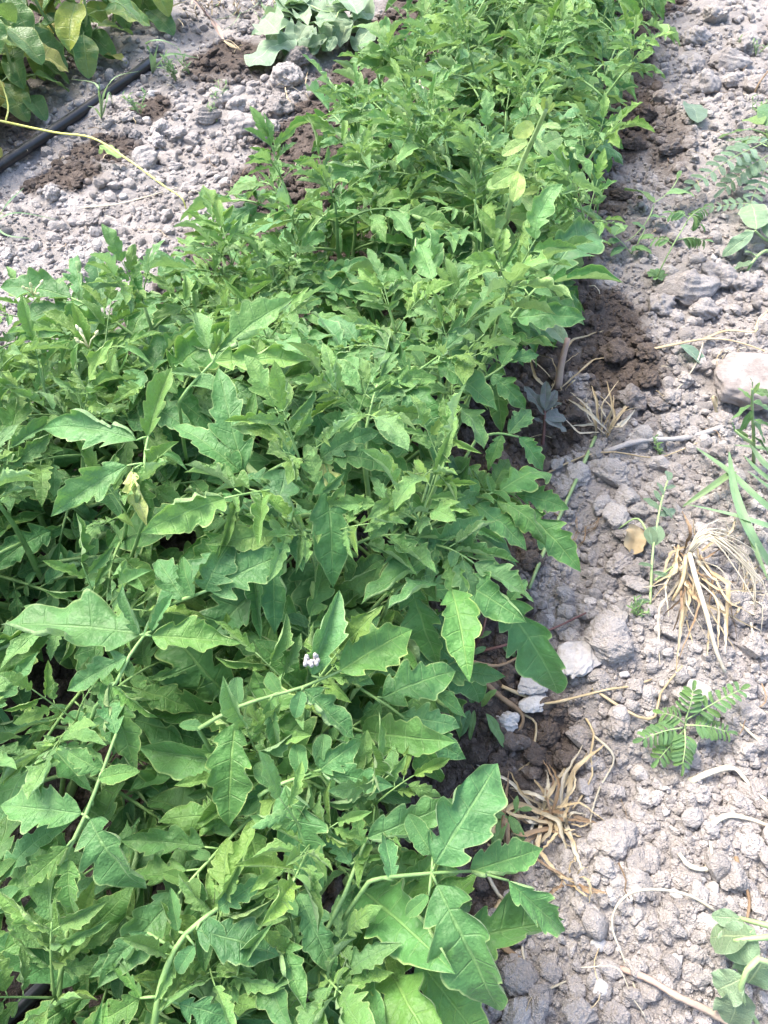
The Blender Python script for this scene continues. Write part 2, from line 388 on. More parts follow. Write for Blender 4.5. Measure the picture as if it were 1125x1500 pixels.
def icos(sub):
    t = (1 + 5 ** .5) / 2
    V = [(-1, t, 0), (1, t, 0), (-1, -t, 0), (1, -t, 0), (0, -1, t), (0, 1, t), (0, -1, -t), (0, 1, -t), (t, 0, -1), (t, 0, 1), (-t, 0, -1), (-t, 0, 1)]
    F = [(0, 11, 5), (0, 5, 1), (0, 1, 7), (0, 7, 10), (0, 10, 11), (1, 5, 9), (5, 11, 4), (11, 10, 2), (10, 7, 6), (7, 1, 8), (3, 9, 4), (3, 4, 2), (3, 2, 6), (3, 6, 8), (3, 8, 9), (4, 9, 5), (2, 4, 11), (6, 2, 10), (8, 6, 7), (9, 8, 1)]
    V = [np.array(v) / np.linalg.norm(v) for v in V]
    for _ in range(sub):
        c = {}; nf = []
        def mid(a, b):
            k = (min(a, b), max(a, b))
            if k not in c: m = V[a] + V[b]; V.append(m / np.linalg.norm(m)); c[k] = len(V) - 1
            return c[k]
        for a, b_, d in F:
            x, y, z = mid(a, b_), mid(b_, d), mid(d, a); nf += [(a, x, z), (b_, y, x), (d, z, y), (x, y, z)]
        F = nf
    return np.array(V), np.array(F)

def soil_mask(x, y):
    """where bare soil can be seen: not under the thick of the row"""
    e = xr(y) - x
    return (e < .24) | (e > .62) | (hsh(np.floor(x * 997), np.floor(y * 991), 5) < .45)
def sample(n, r0, r1, ymax, power, dens=0.0):
    pts = []
    while sum(len(p) for p in pts) < n:
        y = rng.uniform(-.12, ymax, n * 2); x = rng.uniform(-1, 1, n * 2) * (.62 + .42 * np.maximum(y, 0)); 
        k = soil_mask(x, y) & (rng.random(n * 2) < (1.0 / (1 + dens * np.maximum(y, 0) ** 2)))
        pts.append(np.stack([x[k], y[k]], 1))
    p = np.concatenate(pts)[:n]
    q = rng.random(n); r = (r0 ** -power + q * (r1 ** -power - r0 ** -power)) ** (-1 / power)
    return p, r
def crumbs(name, n, r0, r1, ymax, power, sub, dens, jit):
    p, r = sample(n, r0, r1, ymax, power, dens)
    B, F = icos(sub); nv_ = len(B)
    q = rng.normal(size=(n, 4)); q /= np.linalg.norm(q, axis=1)[:, None]
    w, x, y, z = q.T
    R = np.stack([1 - 2 * (y * y + z * z), 2 * (x * y - z * w), 2 * (x * z + y * w), 2 * (x * y + z * w), 1 - 2 * (x * x + z * z), 2 * (y * z - x * w), 2 * (x * z - y * w), 2 * (y * z + x * w), 1 - 2 * (x * x + y * y)], 1).reshape(n, 3, 3)
    # low frequency lumps plus per vertex jitter, shared lattice of shape seeds
    kdir = rng.normal(size=(n, 3, 3)); lump = np.zeros((n, nv_))
    for k in range(3): lump += np.sin(np.einsum('nd,vd->nv', kdir[:, k] * 1.6, B) + rng.uniform(0, 6, (n, 1)))
    rad = 1 + .16 * lump + jit * rng.uniform(-1, 1, (n, nv_))
    sc = rng.uniform(.65, 1.2, (n, 1, 3))
    V = np.einsum('nij,nvj->nvi', R, B[None] * rad[..., None] * sc)
    V[..., 2] *= .8
    V *= r[:, None, None]
    V[..., 0] += p[:, 0, None]; V[..., 1] += p[:, 1, None]; V[..., 2] += (hgt(p[:, 0], p[:, 1]) + r * rng.uniform(.05, .55, n))[:, None]
    FF = (F[None] + (np.arange(n) * nv_)[:, None, None]).reshape(-1, 3)
    dm = np.repeat(damp(p[:, 0], p[:, 1]), nv_); tn = np.repeat(np.clip(rng.normal(.48, .17, n), .05, 1), nv_)
    me = mesh_np(name, V.reshape(-1, 3), FF, M_SOIL, False, {'damp': dm, 'tone': tn})
    o = bpy.data.objects.new(name, me); link(o); o['kind'] = 'stuff'; o['label'] = 'loose crumbs of dry grey soil covering the bare ground'; o['category'] = 'soil'
    return o
crumbs('soil_crumbs', 9000, .0065, .016, 3.0, 1.9, 1, .0, .13)
crumbs('fine_soil_crumbs', 12000, .0036, .0072, 2.6, 1.2, 1, .4, .13)
crumbs('soil_grit', 36000, .0022, .0046, 2.4, 1.0, 0, .7, .18)

def clod_mesh(name, seed, mat, sub=3, lumps=.16, rough=.05, flat=.75, facet=0.0):
    r = np.random.default_rng(seed); B, F = icos(sub)
    rad = np.ones(len(B))
    for k in range(4): rad += lumps * .6 * np.sin(B @ (r.normal(size=3) * 1.8) + r.uniform(0, 6))
    for k in range(8): rad += rough * np.sin(B @ (r.normal(size=3) * 6) + r.uniform(0, 6))
    for k in range(10): rad += rough * .45 * np.sin(B @ (r.normal(size=3) * 15) + r.uniform(0, 6))
    rad += rough * .5 * r.uniform(-1, 1, len(B))
    V = B * rad[:, None]
    for k in range(int(facet)):                         # knock flat faces off
        d = r.normal(size=3); d /= np.linalg.norm(d); h = V @ d; lim = r.uniform(.55, .8)
        V -= np.outer(np.maximum(h - lim, 0) * .92, d)
    V *= np.array([r.uniform(.9, 1.2), r.uniform(.75, 1.0), flat])
    return mesh_np(name, V, F, mat, True)
CLODS = [clod_mesh('soil_clod', 100 + k, M_CLOD, 4, .20, .036, .72, k % 4) for k in range(12)]
def place_rock(me, p, r, parent=None, name='soil_clod', rz=None, sink=.35, tone=.55, dmp=None, tilt=.25):
    z = hz(p.x, p.y)
    M = Matrix.Translation((p.x, p.y, z + r * (.72 - sink))) @ Matrix.Rotation(rng.uniform(0, 6.28) if rz is None else rz, 4, 'Z') @ Matrix.Rotation(rng.uniform(-tilt, tilt), 4, 'X') @ Matrix.Diagonal((r, r, r, 1))
    d = float(damp(p.x, p.y)) if dmp is None else dmp
    return part(name, me, parent, M, (d, tone, 0, 1))
# clods seen in the photograph: pixel, radius in pixels
clod_px = [(885,745,15),(905,762,18),(884,858,20),(872,845,15),(915,735,16),(930,860,16),(905,830,19),(965,850,15),(895,700,20),(850,700,16),
 (948,560,16),(925,590,20),(960,600,15),(1000,560,15),(900,520,22),(945,520,16),(985,590,16),(1060,625,22),(975,625,16),
 (1000,430,30),(1045,415,28),(965,455,22),(1030,460,18),(1085,420,20),(1000,270,14),(1010,215,14),(985,225,15),(1030,130,22),(1060,100,22),(1035,125,14),(1085,70,22),(1010,100,18),
 (1075,125,18),(1100,130,16),(1050,30,20),(990,60,14),(970,150,14),(930,215,14),(945,170,16),(1020,60,18),
 (356,190,22),(388,200,18),(322,150,16),(260,200,14),(236,195,14),(185,160,15),(190,175,13),(300,175,16),(410,165,18),(250,240,16),(135,330,10),(210,240,18),(228,215,14),(345,160,14),(420,120,22),(440,100,24),(285,210,14),(330,215,14),
 (892,1235,30),(886,1275,17),(735,1363,26),(686,1440,19),(850,1485,24),(880,1450,14),(1000,1335,17),(980,1350,16),(965,1290,14),(1010,1420,13),(1020,1400,15),(930,1420,14),(900,1490,18),(800,1420,20),(790,1470,20),(760,1440,22),(720,1480,16),
 (1090,1100,16),(1105,1160,14),(1080,1180,18),(1070,1290,18),(1110,1330,16),(1000,1290,15),(1035,1215,14),(1100,1240,18),(945,1170,14),(830,1120,18),(800,1075,18),(850,1085,16),(870,1120,14),(925,1190,13),(780,1110,14),(900,1160,13),
 (820,1350,16),(850,1330,14),(700,1290,13),(660,1330,13),(640,1390,16),(610,1380,14),(650,1470,18),(700,1385,12),(935,1310,13),(970,1240,13),(915,1330,12),
 (1075,880,16),(1040,910,14),(1110,900,18),(1100,950,20),(980,930,13),(955,960,15),(860,900,15),(835,940,16),(880,1010,14),(930,1010,13),(950,1030,12),(1090,1020,16),(1110,1060,15)]
for (px, py, rp) in clod_px:
    p = G(px, py); depth = (p - cam.location).dot(Vector((0, math.cos(PIT), -math.sin(PIT)))); r = rp * depth / FPX
    place_rock(CLODS[int(rng.integers(12))], p, r, ground, tone=float(np.clip(rng.normal(.55, .12), .25, .85)))
cnt = len(clod_px)
while cnt < 292:
    y = rng.uniform(-.05, 2.7); x = rng.uniform(-1, 1) * (.55 + .4 * y); e = float(xr(y)) - x
    if not (e < .05 or e > .75): continue
    r = float(rng.uniform(.011, .021)); cnt += 1
    place_rock(CLODS[int(rng.integers(12))], Vector((x, y, 0)), r, ground, tone=float(np.clip(rng.normal(.52, .14), .2, .85)))

def rock(name, label, cat, px, py, rp, me, group=None, rz=0.0, sink=.35, tilt=.05, stretch=(1, 1, 1), tone=.6):
    p = G(px, py); depth = (p - cam.location).dot(Vector((0, math.cos(PIT), -math.sin(PIT)))); r = rp * depth / FPX
    o = place_rock(me, p, r, None, name, rz, sink, tone, 0.0, tilt)
    o.matrix_basis = o.matrix_basis @ Matrix.Diagonal((*stretch, 1)); WM[o] = o.matrix_basis.copy()
    return tag(o, label, cat, group)
rock('rock', 'large pale pinkish rock with a sloping flat top beside the upright weed', 'rock', 1100, 572, 56, clod_mesh('rock', 301, M_ROCK, 4, .10, .016, .62, 5), rz=.3, sink=.3, stretch=(1.15, .9, 1))
rock('soil_clod', 'big round rough soil clod next to the flat white crust', 'clod', 889, 945, 33, clod_mesh('soil_clod', 302, M_CLOD, 4, .10, .035, .8, 1), tone=.62)
rock('soil_crust', 'flat pale crust of dried mud, largest piece beside the round clod', 'crust', 843, 972, 33, clod_mesh('soil_crust', 303, M_GCHIP, 4, .16, .03, .30, 2), rz=.9, sink=.05, stretch=(1.1, .95, 1))
rock('soil_crust', 'flat pale mud crust half under a hanging tomato leaf', 'crust', 778, 1005, 24, clod_mesh('soil_crust', 304, M_GCHIP, 4, .16, .03, .30, 2), rz=.3, sink=.05)
rock('soil_crust', 'whitish mud crust where the dry brown stem bends', 'crust', 780, 1033, 21, clod_mesh('soil_crust', 305, M_CHIP, 4, .16, .03, .30, 3), rz=.5, sink=.05)
rock('white_stone', 'chalky white stone inside the loop of dry brown stem', 'stone', 743, 1058, 19, clod_mesh('white_stone', 306, M_CHIP, 4, .14, .04, .6, 3))
rock('pebble', 'small round white pebble beside the dry brown stem loop', 'pebble', 748, 1088, 8, clod_mesh('pebble', 307, M_CHIP, 3, .06, .01, .7, 0))
rock('stone', 'flat-topped angular grey stone beside the dry straw clump', 'stone', 893, 1232, 29, clod_mesh('stone', 308, M_GCHIP, 4, .10, .015, .55, 6), rz=.4)
rock('white_stone', 'bright white pebble left of the arched white root', 'stone', 876, 1383, 11, clod_mesh('white_stone', 309, M_CHIP, 3, .1, .02, .7, 2))
rock('white_stone', 'pale blocky stone below the thick dry stalk end', 'stone', 880, 1448, 14, clod_mesh('white_stone', 310, M_CHIP, 3, .1, .02, .75, 4))
CHIPS = [clod_mesh('limestone_chip', 320 + k, M_CHIP, 2, .14, .03, .65, 3) for k in range(4)]
for k, (px, py, rp) in enumerate([(1025,1290,9),(1045,1302,10),(988,1310,9),(990,1407,11),(966,638,6),(700,1250,8),(1003,1100,8),(830,1168,7),(975,1190,8),(1015,1010,14),(915,990,8),(940,1078,8),(1000,1130,7),(905,1390,6),(1060,1350,7),(1085,1165,7),(860,1170,7),(925,640,6),(1045,380,7),(225,140,8),(215,180,8),(320,265,6),(180,290,6)]):
    rock('limestone_chip', 'small whitish stone chip lying among the grey soil crumbs', 'stone chip', px, py, rp, CHIPS[k % 4], 'small whitish stone chips', rz=k * 1.3)

# ------------------------------------------------------------------ leaf shapes
def variants(n, seed0, mat, name, **ranges):
    out = []
    for k in range(n):
        r = np.random.default_rng(seed0 + k)
        out.append(leaf_mesh(name, mat, seed0 + k, **{a: (float(r.uniform(*v)) if isinstance(v, tuple) else v) for a, v in ranges.items()}))
    return out
TW = dict(W=(.20, .275), pucker=(.02, .05), depth=(.55, 1.0), twist=(-.7, .7), wave=(.10, .34), quilt=(.03, .085), shear=(.35, .55), K=6, nu=38, nv=5, pu=.52, pb=1.12)
LF = {
 'flat': variants(10, 1000, M_TOM, 'leaflet', fold=(.12, .45), rollL=(.0, 1.2), rollR=(.0, 1.2), bend=(.3, 1.4), **TW),
 'right': variants(5, 1100, M_TOM, 'leaflet', fold=(.15, .4), rollL=(.0, .6), rollR=(1.5, 2.5), bend=(.2, .8), **TW),
 'left': variants(5, 1200, M_TOM, 'leaflet', fold=(.15, .4), rollL=(1.5, 2.5), rollR=(.0, .6), bend=(.2, .8), **TW),
 'gutter': variants(6, 1300, M_TOM, 'leaflet', fold=(.5, .95), rollL=(.1, .8), rollR=(.1, .8), bend=(.3, 1.2), **TW),
 'cup': variants(4, 1400, M_TOM, 'leaflet', fold=(-.3, .0), rollL=(-.9, -.3), rollR=(-.9, -.3), bend=(.6, 1.4), **TW),
 'small': variants(5, 1500, M_TOM, 'leaflet', W=(.23, .31), depth=(.05, .30), fold=(.2, .7), rollL=(0, .6), rollR=(0, .6), bend=(.2, 1.0), twist=(-.3, .3), wave=.05, quilt=.08, shear=.25, K=3, nu=14, nv=3),
 'withered': variants(2, 1600, M_TOMY, 'leaflet', fold=(.3, .6), rollL=(.8, 1.6), rollR=(.5, 1.6), bend=(.4, .8), **TW),
}
KEYS = ['flat'] * 8 + ['right'] * 5 + ['left'] * 5 + ['gutter'] * 6 + ['cup'] * 2
def pick(kind=None):
    a = LF[kind or KEYS[int(rng.integers(len(KEYS)))]]; return a[int(rng.integers(len(a)))]
U = lambda a, b: float(rng.uniform(a, b))

def xl(y): return float(np.interp(y, [-.2, .55, .85, 1.05, 1.36, 1.82, 2.4, 3.2], [-1.0, -.92, -.62, -.42, -.31, -.14, -.06, .2]))
def xe(y): return float(np.interp(y, [-.2, .07, .3, .57, .75, .90, 1.0, 1.29, 2.06, 2.54, 3.2], [.05, .11, .13, .24, .25, .24, .28, .41, .69, .83, 1.05]))
def inside(p, m=0.03): return xl(p.y) - m < p.x < xe(p.y) + m

GAPS = [(G(52, 1452), .018), (P(690, 1200, .25), .030), (P(690, 1385, .2), .020), (P(790, 600, .03), .05)]          # spots no leaf hangs over: the bit of pipe, the purplish seedling
def in_gap(p):
    for g, r in GAPS:
        d = (cam.location - g).normalized(); w = p - g; t = w.dot(d)
        if (w - d * t).length < r: return True
    return False
NLEAF = [0, 0]
def auto_leaf(root, base, az, el, L, droop, age, small=True, roll=None):
    """compound leaf: arched rachis, a terminal leaflet, pairs of side leaflets, tiny ones between"""
    d = Vector((math.sin(az) * math.cos(el), math.cos(az) * math.cos(el), math.sin(el)))
    n = 8; Lr = .60 * L
    pts = [base + d * (Lr * t) + Vector((0, 0, -droop * L * t * t)) for t in [i / n for i in range(n + 1)]]
    roll = U(-.45, .45) if roll is None else roll
    def fr(t):
        x = t * n; i = min(n - 1, int(x)); p = pts[i].lerp(pts[i + 1], x - i); T = (pts[i + 1] - pts[i]).normalized()
        S = T.cross(Vector((0, 0, 1))); S = S.normalized() if S.length > 1e-3 else Vector((1, 0, 0)); Nn = S.cross(T)
        return p, T, S * math.cos(roll) + Nn * math.sin(roll), Nn * math.cos(roll) - S * math.sin(roll)
    mb = MB(); k = L / .2
    mb.tube(pts, [(.0021 - .0011 * i / n) * k for i in range(n + 1)], 5)
    kids = []
    p, T, S, Nn = fr(1.0)
    td = (T + Vector((0, 0, U(-.5, .15))) + S * U(-.2, .2)).normalized()
    kids.append((p, p + td * L * U(.38, .48), Nn, None, 1.0))
    for t, ln in ((.46, .33), (.72, .36)) if L < .15 else ((.36, .29), (.60, .35), (.83, .33)):
        for s in (-1, 1):
            p, T, S, Nn = fr(min(1, t + U(-.04, .04)))
            a = U(.75, 1.15); be = U(-.75, .25)
            dd = (T * math.cos(a) + (S * s * math.cos(be) + Nn * math.sin(be)) * math.sin(a)).normalized()
            st = L * U(.02, .06); q = p + dd * st
            mb.tube([p, q], [.0010 * k, .0008 * k], 4)
            tip = q + (dd + Vector((0, 0, U(-.35, .05)))).normalized() * L * ln * U(.8, 1.15)
            kids.append((q, tip, (Nn * 1.0 + Vector((0, 0, .5)) + S * s * U(-.2, .4)), None, U(.9, 1.1)))
    if small:
        for t in (.48, .70, .9):
            for s in (-1, 1):
                if U(0, 1) < .3: continue
                p, T, S, Nn = fr(t); dd = (T * .4 + S * s + Nn * U(-.3, .5)).normalized()
                kids.append((p, p + dd * L * U(.06, .13), Nn, 'small', U(1.0, 1.3)))
    if any(q[1].z < hz(q[1].x, q[1].y) + .006 for q in kids): return None
    if any(in_gap(q[1]) or in_gap(q[0].lerp(q[1], .5)) for q in kids): return None
    lf = mbpart('leaf', mb, M_STEM, root, base, (age, 0, 0, 1)); NLEAF[0] += 1
    for b_, t_, up, kind, wf in kids:
        if kind is None and age > .5 and U(0, 1) < .5: kind = 'gutter'
        part('leaflet', pick(kind), lf, orient(b_, t_, up.normalized(), U(-.35, .35), wf), (min(1, max(0, age + U(-.1, .1))), 0, 0, 1)); NLEAF[1] += 1
    return lf

def bud_truss(root, p, n=5):
    mb = MB()
    for k in range(n):
        a = U(0, 6.28); q = p + Vector((math.cos(a) * U(.004, .014), math.sin(a) * U(.004, .014), U(.004, .02)))
        mb.tube([p, (p + q) / 2 + Vector((0, 0, .003)), q], [.0008, .0008, .0010], 4)
        d = (q - p).normalized(); mb.tube([q, q + d * .002, q + d * .005, q + d * .007], [.0009, .0019, .0016, .0005], 6)
    return mbpart('flower_truss', mb, M_BUD, root, p)

TOM_GROUP = 'tomato plants in the dense row'
def tomato(x, y, nst, H, label, spread=1.0, dens=1.0, small=True, size=1.0):
    z = hz(x, y); root = thing('tomato_plant', label, 'tomato plant', (x, y, z), TOM_GROUP)
    b0 = Vector((x, y, z - .01))
    az0 = U(0, 6.28)
    for s in range(nst):
        az = az0 + s * 6.283 / nst + U(-.4, .4); inc = U(.25, .75) * spread if s else U(0, .2)
        L = H * U(.85, 1.1) * (1.12 if inc > .5 else 1.0)
        dirh = Vector((math.sin(az), math.cos(az), 0)); pts = []; p = b0 + dirh * .006; cur = inc; n = 10
        for k in range(n + 1):
            pts.append(p.copy()); p = p + (dirh * math.sin(cur) + Vector((U(-.1, .1), U(-.1, .1), math.cos(cur)))).normalized() * (L / n)
            cur = cur * .93 if k < 5 else cur * .9 + .02
        mb = MB(); mb.tube(pts, [.0055 - .0034 * k / n for k in range(n + 1)], 7)
        st = mbpart('stem', mb, M_STEM, root, pts[0])
        ph = U(0, 6.28); nodes = max(4, int(round(L / .046 * dens)))
        for k in range(nodes):
            t = .22 + .78 * (k + 1) / nodes
            xx = min(n - .001, t * n); i = int(xx); q = pts[i].lerp(pts[i + 1], xx - i)
            ph += 2.4; outw = az if inc > .2 else ph
            a = ph if U(0, 1) < .6 else outw + U(-.9, .9)
            top = max(0, (t - .72) / .28)
            LL = size * U(.20, .265) * (1 - .5 * top) * (.8 if t < .35 else 1); el = .12 + .9 * t * t + U(-.25, .25) - (.25 if t < .4 else 0)
            age = min(1, max(0, .85 * top + U(-.15, .1)))
            for tries in range(4):
                tip = q + Vector((math.sin(a) * math.cos(el), math.cos(a) * math.cos(el), 0)) * LL
                if inside(tip): 
                    if auto_leaf(root, q, a, el, LL, U(.10, .42) * (1 - .5 * top), age, small): break
                    el += .25
                else: a += U(.8, 2.2); LL *= .9
        for k in range(3):                                   # young leaves round the growing tip
            auto_leaf(root, pts[-1], ph + 2.1 * k, U(.7, 1.25), U(.08, .125), U(0, .2), U(.6, 1.0), False)
    return root

PL = {}
LBL = 'bushy green tomato plant, one of many alike in the dense row'
def plant_row():
    for k, y in enumerate([-.06, .22, .50, .78, 1.06, 1.34, 1.62, 1.92, 2.22, 2.54, 2.86]):
        x = float(xr(y)) - .24 + U(-.03, .03); near = y < .4
        lab = {0: 'low tomato plant with an outspread leaf over bare soil beside the straw clump', 1: 'tomato plant with a white dropping on one of its leaves',
               3: 'tomato plant with leaves reaching to the purplish seedling', 4: 'tomato plant round the foot of the pale weed shoot', 2: 'tomato plant whose leaves reach the straight pale green stem', 5: 'tomato plant beside the small dark oval-leaved weed', 6: 'tomato plant beside the trailing weed with the spotted leaf', 7: 'tomato plant across the soil from the silvery feathery weed'}.get(k, LBL)
        PL['r%d' % k] = tomato(x, y + U(-.03, .03), 3 if y < .1 else 4 if near else 5, (.20 if y < .1 else .25 if near else .31), lab, .9, .75 if near else .85, y < 1.2, 1.15 if near else 1.12)
    for k, (x, y, h) in enumerate([(-.30, .03, .19), (-.37, .27, .22), (-.40, .50, .28), (-.30, .72, .29), (-.20, .96, .27)]):
        lab = {0: 'tomato plant growing over the short bit of black pipe', 4: 'tomato plant where the thin yellow vine ends'}.get(k, LBL)
        PL['l%d' % k] = tomato(x + U(-.02, .02), y, 4 if y < .4 else 6, h, lab, 1.0, .8 if y < .4 else .85, y < 1.0, 1.18 if y < .4 else 1.12)
    for k, (x, y, h) in enumerate([(-.07, 1.15, .29), (.02, 1.42, .27), (.10, 1.70, .28), (.20, 2.02, .29), (.30, 2.40, .30), (.42, 2.80, .30)]):
        PL['b%d' % k] = tomato(x, y, 5, h, {5: 'tomato plant against the pulled wilting weed heap', 3: 'tomato plant beside the dry pale straw wisps and big clod'}.get(k, LBL), .9, .85, False, 1.15)
    for k, (x, y) in enumerate([(-.56, .56), (-.48, .68), (-.46, .80)]):
        PL['f%d' % k] = tomato(x, y, 5, .28 if y < .7 else .22, LBL, 1.0, 1.0, False)
    for k, (x, y) in enumerate([(-.12, .08), (-.10, .34)]):
        PL['n%d' % k] = tomato(x, y, 4, .17, LBL, 1.3, .8, True, 1.2)
plant_row()

# leaves that can be followed in the photograph: rachis as pixels + height, leaflets as pixels
def hero(root, rach, leaflets, rad=.0023, stem=True):
    """rach [(px,py,z)], leaflets [(bx,by,tx,ty,kind,dz,width,age)]; heights come from the rachis, dz lifts or drops the tip"""
    R = [P(*q) for q in rach]; mb = MB(); sp_ = spline(R, 8)
    pre = []
    if stem:
        b = WM[root].translation; a = sp_[0]; d = (sp_[0] - sp_[1]).normalized()
        hb = Vector((b.x - a.x, b.y - a.y, 0)); lo_ = a + hb * .30 + Vector((0, 0, -.35 * (a.z - b.z))) + d * .012
        pre = spline([b + Vector((0, 0, -.005)), b.lerp(lo_, .5) + Vector((0, 0, .015)), lo_, a], 12)[:-1]
    path = pre + sp_; m = len(path)
    mb.tube(path, [rad * (1.35 - .85 * i / m) for i in range(m)], 7)
    org = path[0]; kids = []
    for (bx, by, tx, ty, kind, dz, wf, age) in leaflets:
        i = min(range(len(rach)), key=lambda k: (rach[k][0] - bx) ** 2 + (rach[k][1] - by) ** 2); zb = rach[i][2]
        # interpolate the height along the rachis
        j = min(sp_, key=lambda q: (q - P(bx, by, q.z)).length); zb = j.z
        B = P(bx, by, zb); T = P(tx, ty, zb + dz)
        if T.z < hz(T.x, T.y) + .006: T = G(tx, ty, .008)
        if (B - j).length > .003: mb.tube([j, j.lerp(B, .5) + Vector((0, 0, .001)), B], [.0014, .0012, .0010], 5)
        kids.append((B, T, kind, wf, age))
    lf = mbpart('leaf', mb, M_STEM, root, org, (.3, 0, 0, 1))
    for B, T, kind, wf, age in kids:
        part('leaflet', pick(kind), lf, orient(B, T, Vector((U(-.2, .2), U(-.45, -.05), 1)).normalized(), U(-.2, .2), wf), (age, 0, 0, 1))
    return lf
r0, r1, r2, r3, r4, l0, l1, l2, l3 = (PL[k] for k in ('r0', 'r1', 'r2', 'r3', 'r4', 'l0', 'l1', 'l2', 'l3'))
S_ = 'small'
hero(r0, [(540,1292,.235), (560,1286,.24), (632,1279,.24), (690,1276,.232)], [
 (688,1277,796,1243,'right',-.015,1.25,.1), (745,1290,828,1364,'left',-.05,.8,.15), (637,1266,729,1118,'flat',.01,1.15,.05), (634,1252,598,1192,S_,.0,1.1,.1),
 (640,1296,729,1480,'flat',-.06,.95,.1), (628,1312,594,1342,S_,-.01,1.2,.1), (575,1290,560,1215,'flat',-.01,1.0,0)])
hero(r1, [(290,1068,.275), (345,1037,.285), (400,1019,.29), (445,1006,.29), (500,982,.285)], [
 (497,984,604,922,'flat',-.01,1.25,.1), (457,990,497,864,'gutter',.02,1.0,.2), (345,1058,336,1212,'flat',-.05,1.15,.05), (350,1032,346,992,S_,.0,1.2,.2), (298,1066,262,1062,S_,0,1.2,.1),
 (396,1026,407,1098,'gutter',-.03,1.1,0), (442,1012,432,1052,S_,-.01,1.3,.1), (410,1014,392,985,S_,0,1.2,.1), (445,1010,520,1085,'right',-.03,1.0,.1)])
hero(r1, [(505,985,.20), (530,1010,.205), (570,1035,.205), (605,1062,.20)], [
 (604,1062,645,1146,'flat',-.04,1.0,.0), (560,1022,668,983,'flat',-.01,1.15,.05), (590,1052,674,1066,'flat',-.01,1.1,.05), (603,1062,683,1112,'flat',-.02,1.0,0), (556,1030,532,1080,'flat',-.03,1.2,0)])
hero(r1, [(380,1165,.25), (400,1153,.26), (440,1138,.262), (472,1127,.26)], [
 (470,1128,578,1152,'right',-.01,1.1,.2), (418,1150,474,1302,'left',-.05,1.1,.2), (440,1138,432,1090,S_,0,1.3,.2), (470,1127,475,1075,S_,0,1.2,.2), (400,1153,375,1118,S_,0,1.3,.2), (468,1128,530,1085,'flat',0,1.1,.1)])
hero(r0, [(505,1310,.22), (517,1279,.225), (530,1245,.23), (539,1227,.232)], [
 (538,1228,674,1170,'right',.0,1.0,.35), (514,1266,472,1202,'gutter',.0,1.2,.1), (522,1262,577,1254,'gutter',.0,1.0,.2), (530,1240,520,1180,'flat',.0,1.1,.1)])
hero(l1, [(92,1262,.26), (125,1195,.275), (150,1130,.285), (170,1075,.29)], [
 (170,1076,150,1000,'flat',.0,1.0,.2), (120,1192,0,1180,'flat',-.01,1.1,.35), (132,1200,216,1302,'flat',-.04,1.15,.1), (98,1240,34,1298,'left',-.03,1.0,.3), (100,1258,112,1345,'flat',-.04,1.0,.2), (145,1140,205,1130,S_,0,1.2,.2), (150,1128,100,1100,'flat',0,1.2,.15)])
hero(l1, [(140,1035,.28), (170,1000,.30), (190,960,.31), (212,930,.315)], [
 (208,928,0,915,'left',-.01,.95,.3), (222,932,354,943,'left',-.01,1.0,.3), (186,962,98,1012,'gutter',-.02,1.3,.3), (160,1002,201,1134,'right',-.05,.95,.25), (165,1005,232,1052,'gutter',-.02,.9,.3), (205,930,180,855,'gutter',.01,1.1,.15), (222,925,255,868,'gutter',.01,1.0,.15)])
hero(l0, [(226,1505,.20), (232,1460,.215), (245,1415,.225), (272,1368,.23), (320,1330,.235)], [
 (207,1462,164,1398,'gutter',.0,1.2,.1), (288,1362,410,1400,'flat',-.02,1.15,.05), (262,1470,352,1492,'flat',-.02,1.1,.1), (204,1462,118,1508,'flat',-.02,1.1,.25), (216,1366,130,1432,'left',-.02,1.0,.25), (262,1365,250,1300,'gutter',0,1.0,.1), (320,1330,395,1280,'flat',0,1.1,.05), (285,1385,260,1425,S_,-.01,1.3,.1), (300,1345,330,1385,S_,-.01,1.3,.1)], rad=.0034)
hero(r2, [(395,690,.325), (424,676,.335), (450,674,.335), (474,672,.33)], [
 (472,672,579,690,'flat',-.01,1.2,.1), (421,686,407,806,'flat',-.03,1.25,.05), (470,672,556,633,'flat',.01,1.1,.1), (472,680,516,760,'withered',-.03,.9,.3), (480,690,488,862,'flat',-.08,.8,.1), (424,676,405,625,'flat',.01,1.0,.1)])
hero(r3, [(510,640,.30), (532,608,.31), (590,560,.32), (645,520,.32)], [
 (642,530,729,602,'flat',-.03,1.1,.05), (590,566,650,645,'flat',-.03,1.1,0), (560,590,490,560,'flat',.0,1.1,.2), (640,522,690,480,'right',.01,1.0,.3), (600,552,570,490,'gutter',.01,1.1,.15), (555,600,600,655,S_,-.01,1.2,.1)])
hero(r2, [(680,716,.17), (705,717,.175), (750,724,.17), (768,745,.16)], [
 (755,724,834,746,'flat',-.02,1.1,.05), (730,728,749,792,'flat',-.03,1.2,.05), (768,748,851,838,'flat',-.04,1.05,.05), (720,718,745,672,'flat',.0,1.1,0)])
hero(r2, [(570,880,.24), (600,850,.245), (650,855,.24), (720,875,.22), (748,885,.21)], [
 (608,838,708,755,'flat',.02,1.1,.15), (600,852,643,976,'flat',-.08,1.0,.0), (650,856,746,905,'right',-.03,1.0,.1), (735,880,816,1016,'flat',-.09,.8,.05), (745,882,772,850,'flat',0,1.2,.05), (600,846,560,800,'flat',.0,1.2,.1), (690,866,665,955,'flat',-.05,.9,0), (650,852,640,805,S_,0,1.2,.1)])
hero(l3, [(262,590,.345), (275,570,.36), (295,548,.37), (312,530,.378)], [
 (318,516,430,437,'right',.02,1.1,.75), (315,530,460,528,'left',-.005,.9,.8), (306,512,287,458,'gutter',.01,1.2,.7), (312,520,345,470,'gutter',.01,1.1,.75), (296,548,250,545,'gutter',0,1.1,.5), (280,565,330,575,S_,0,1.2,.4)])
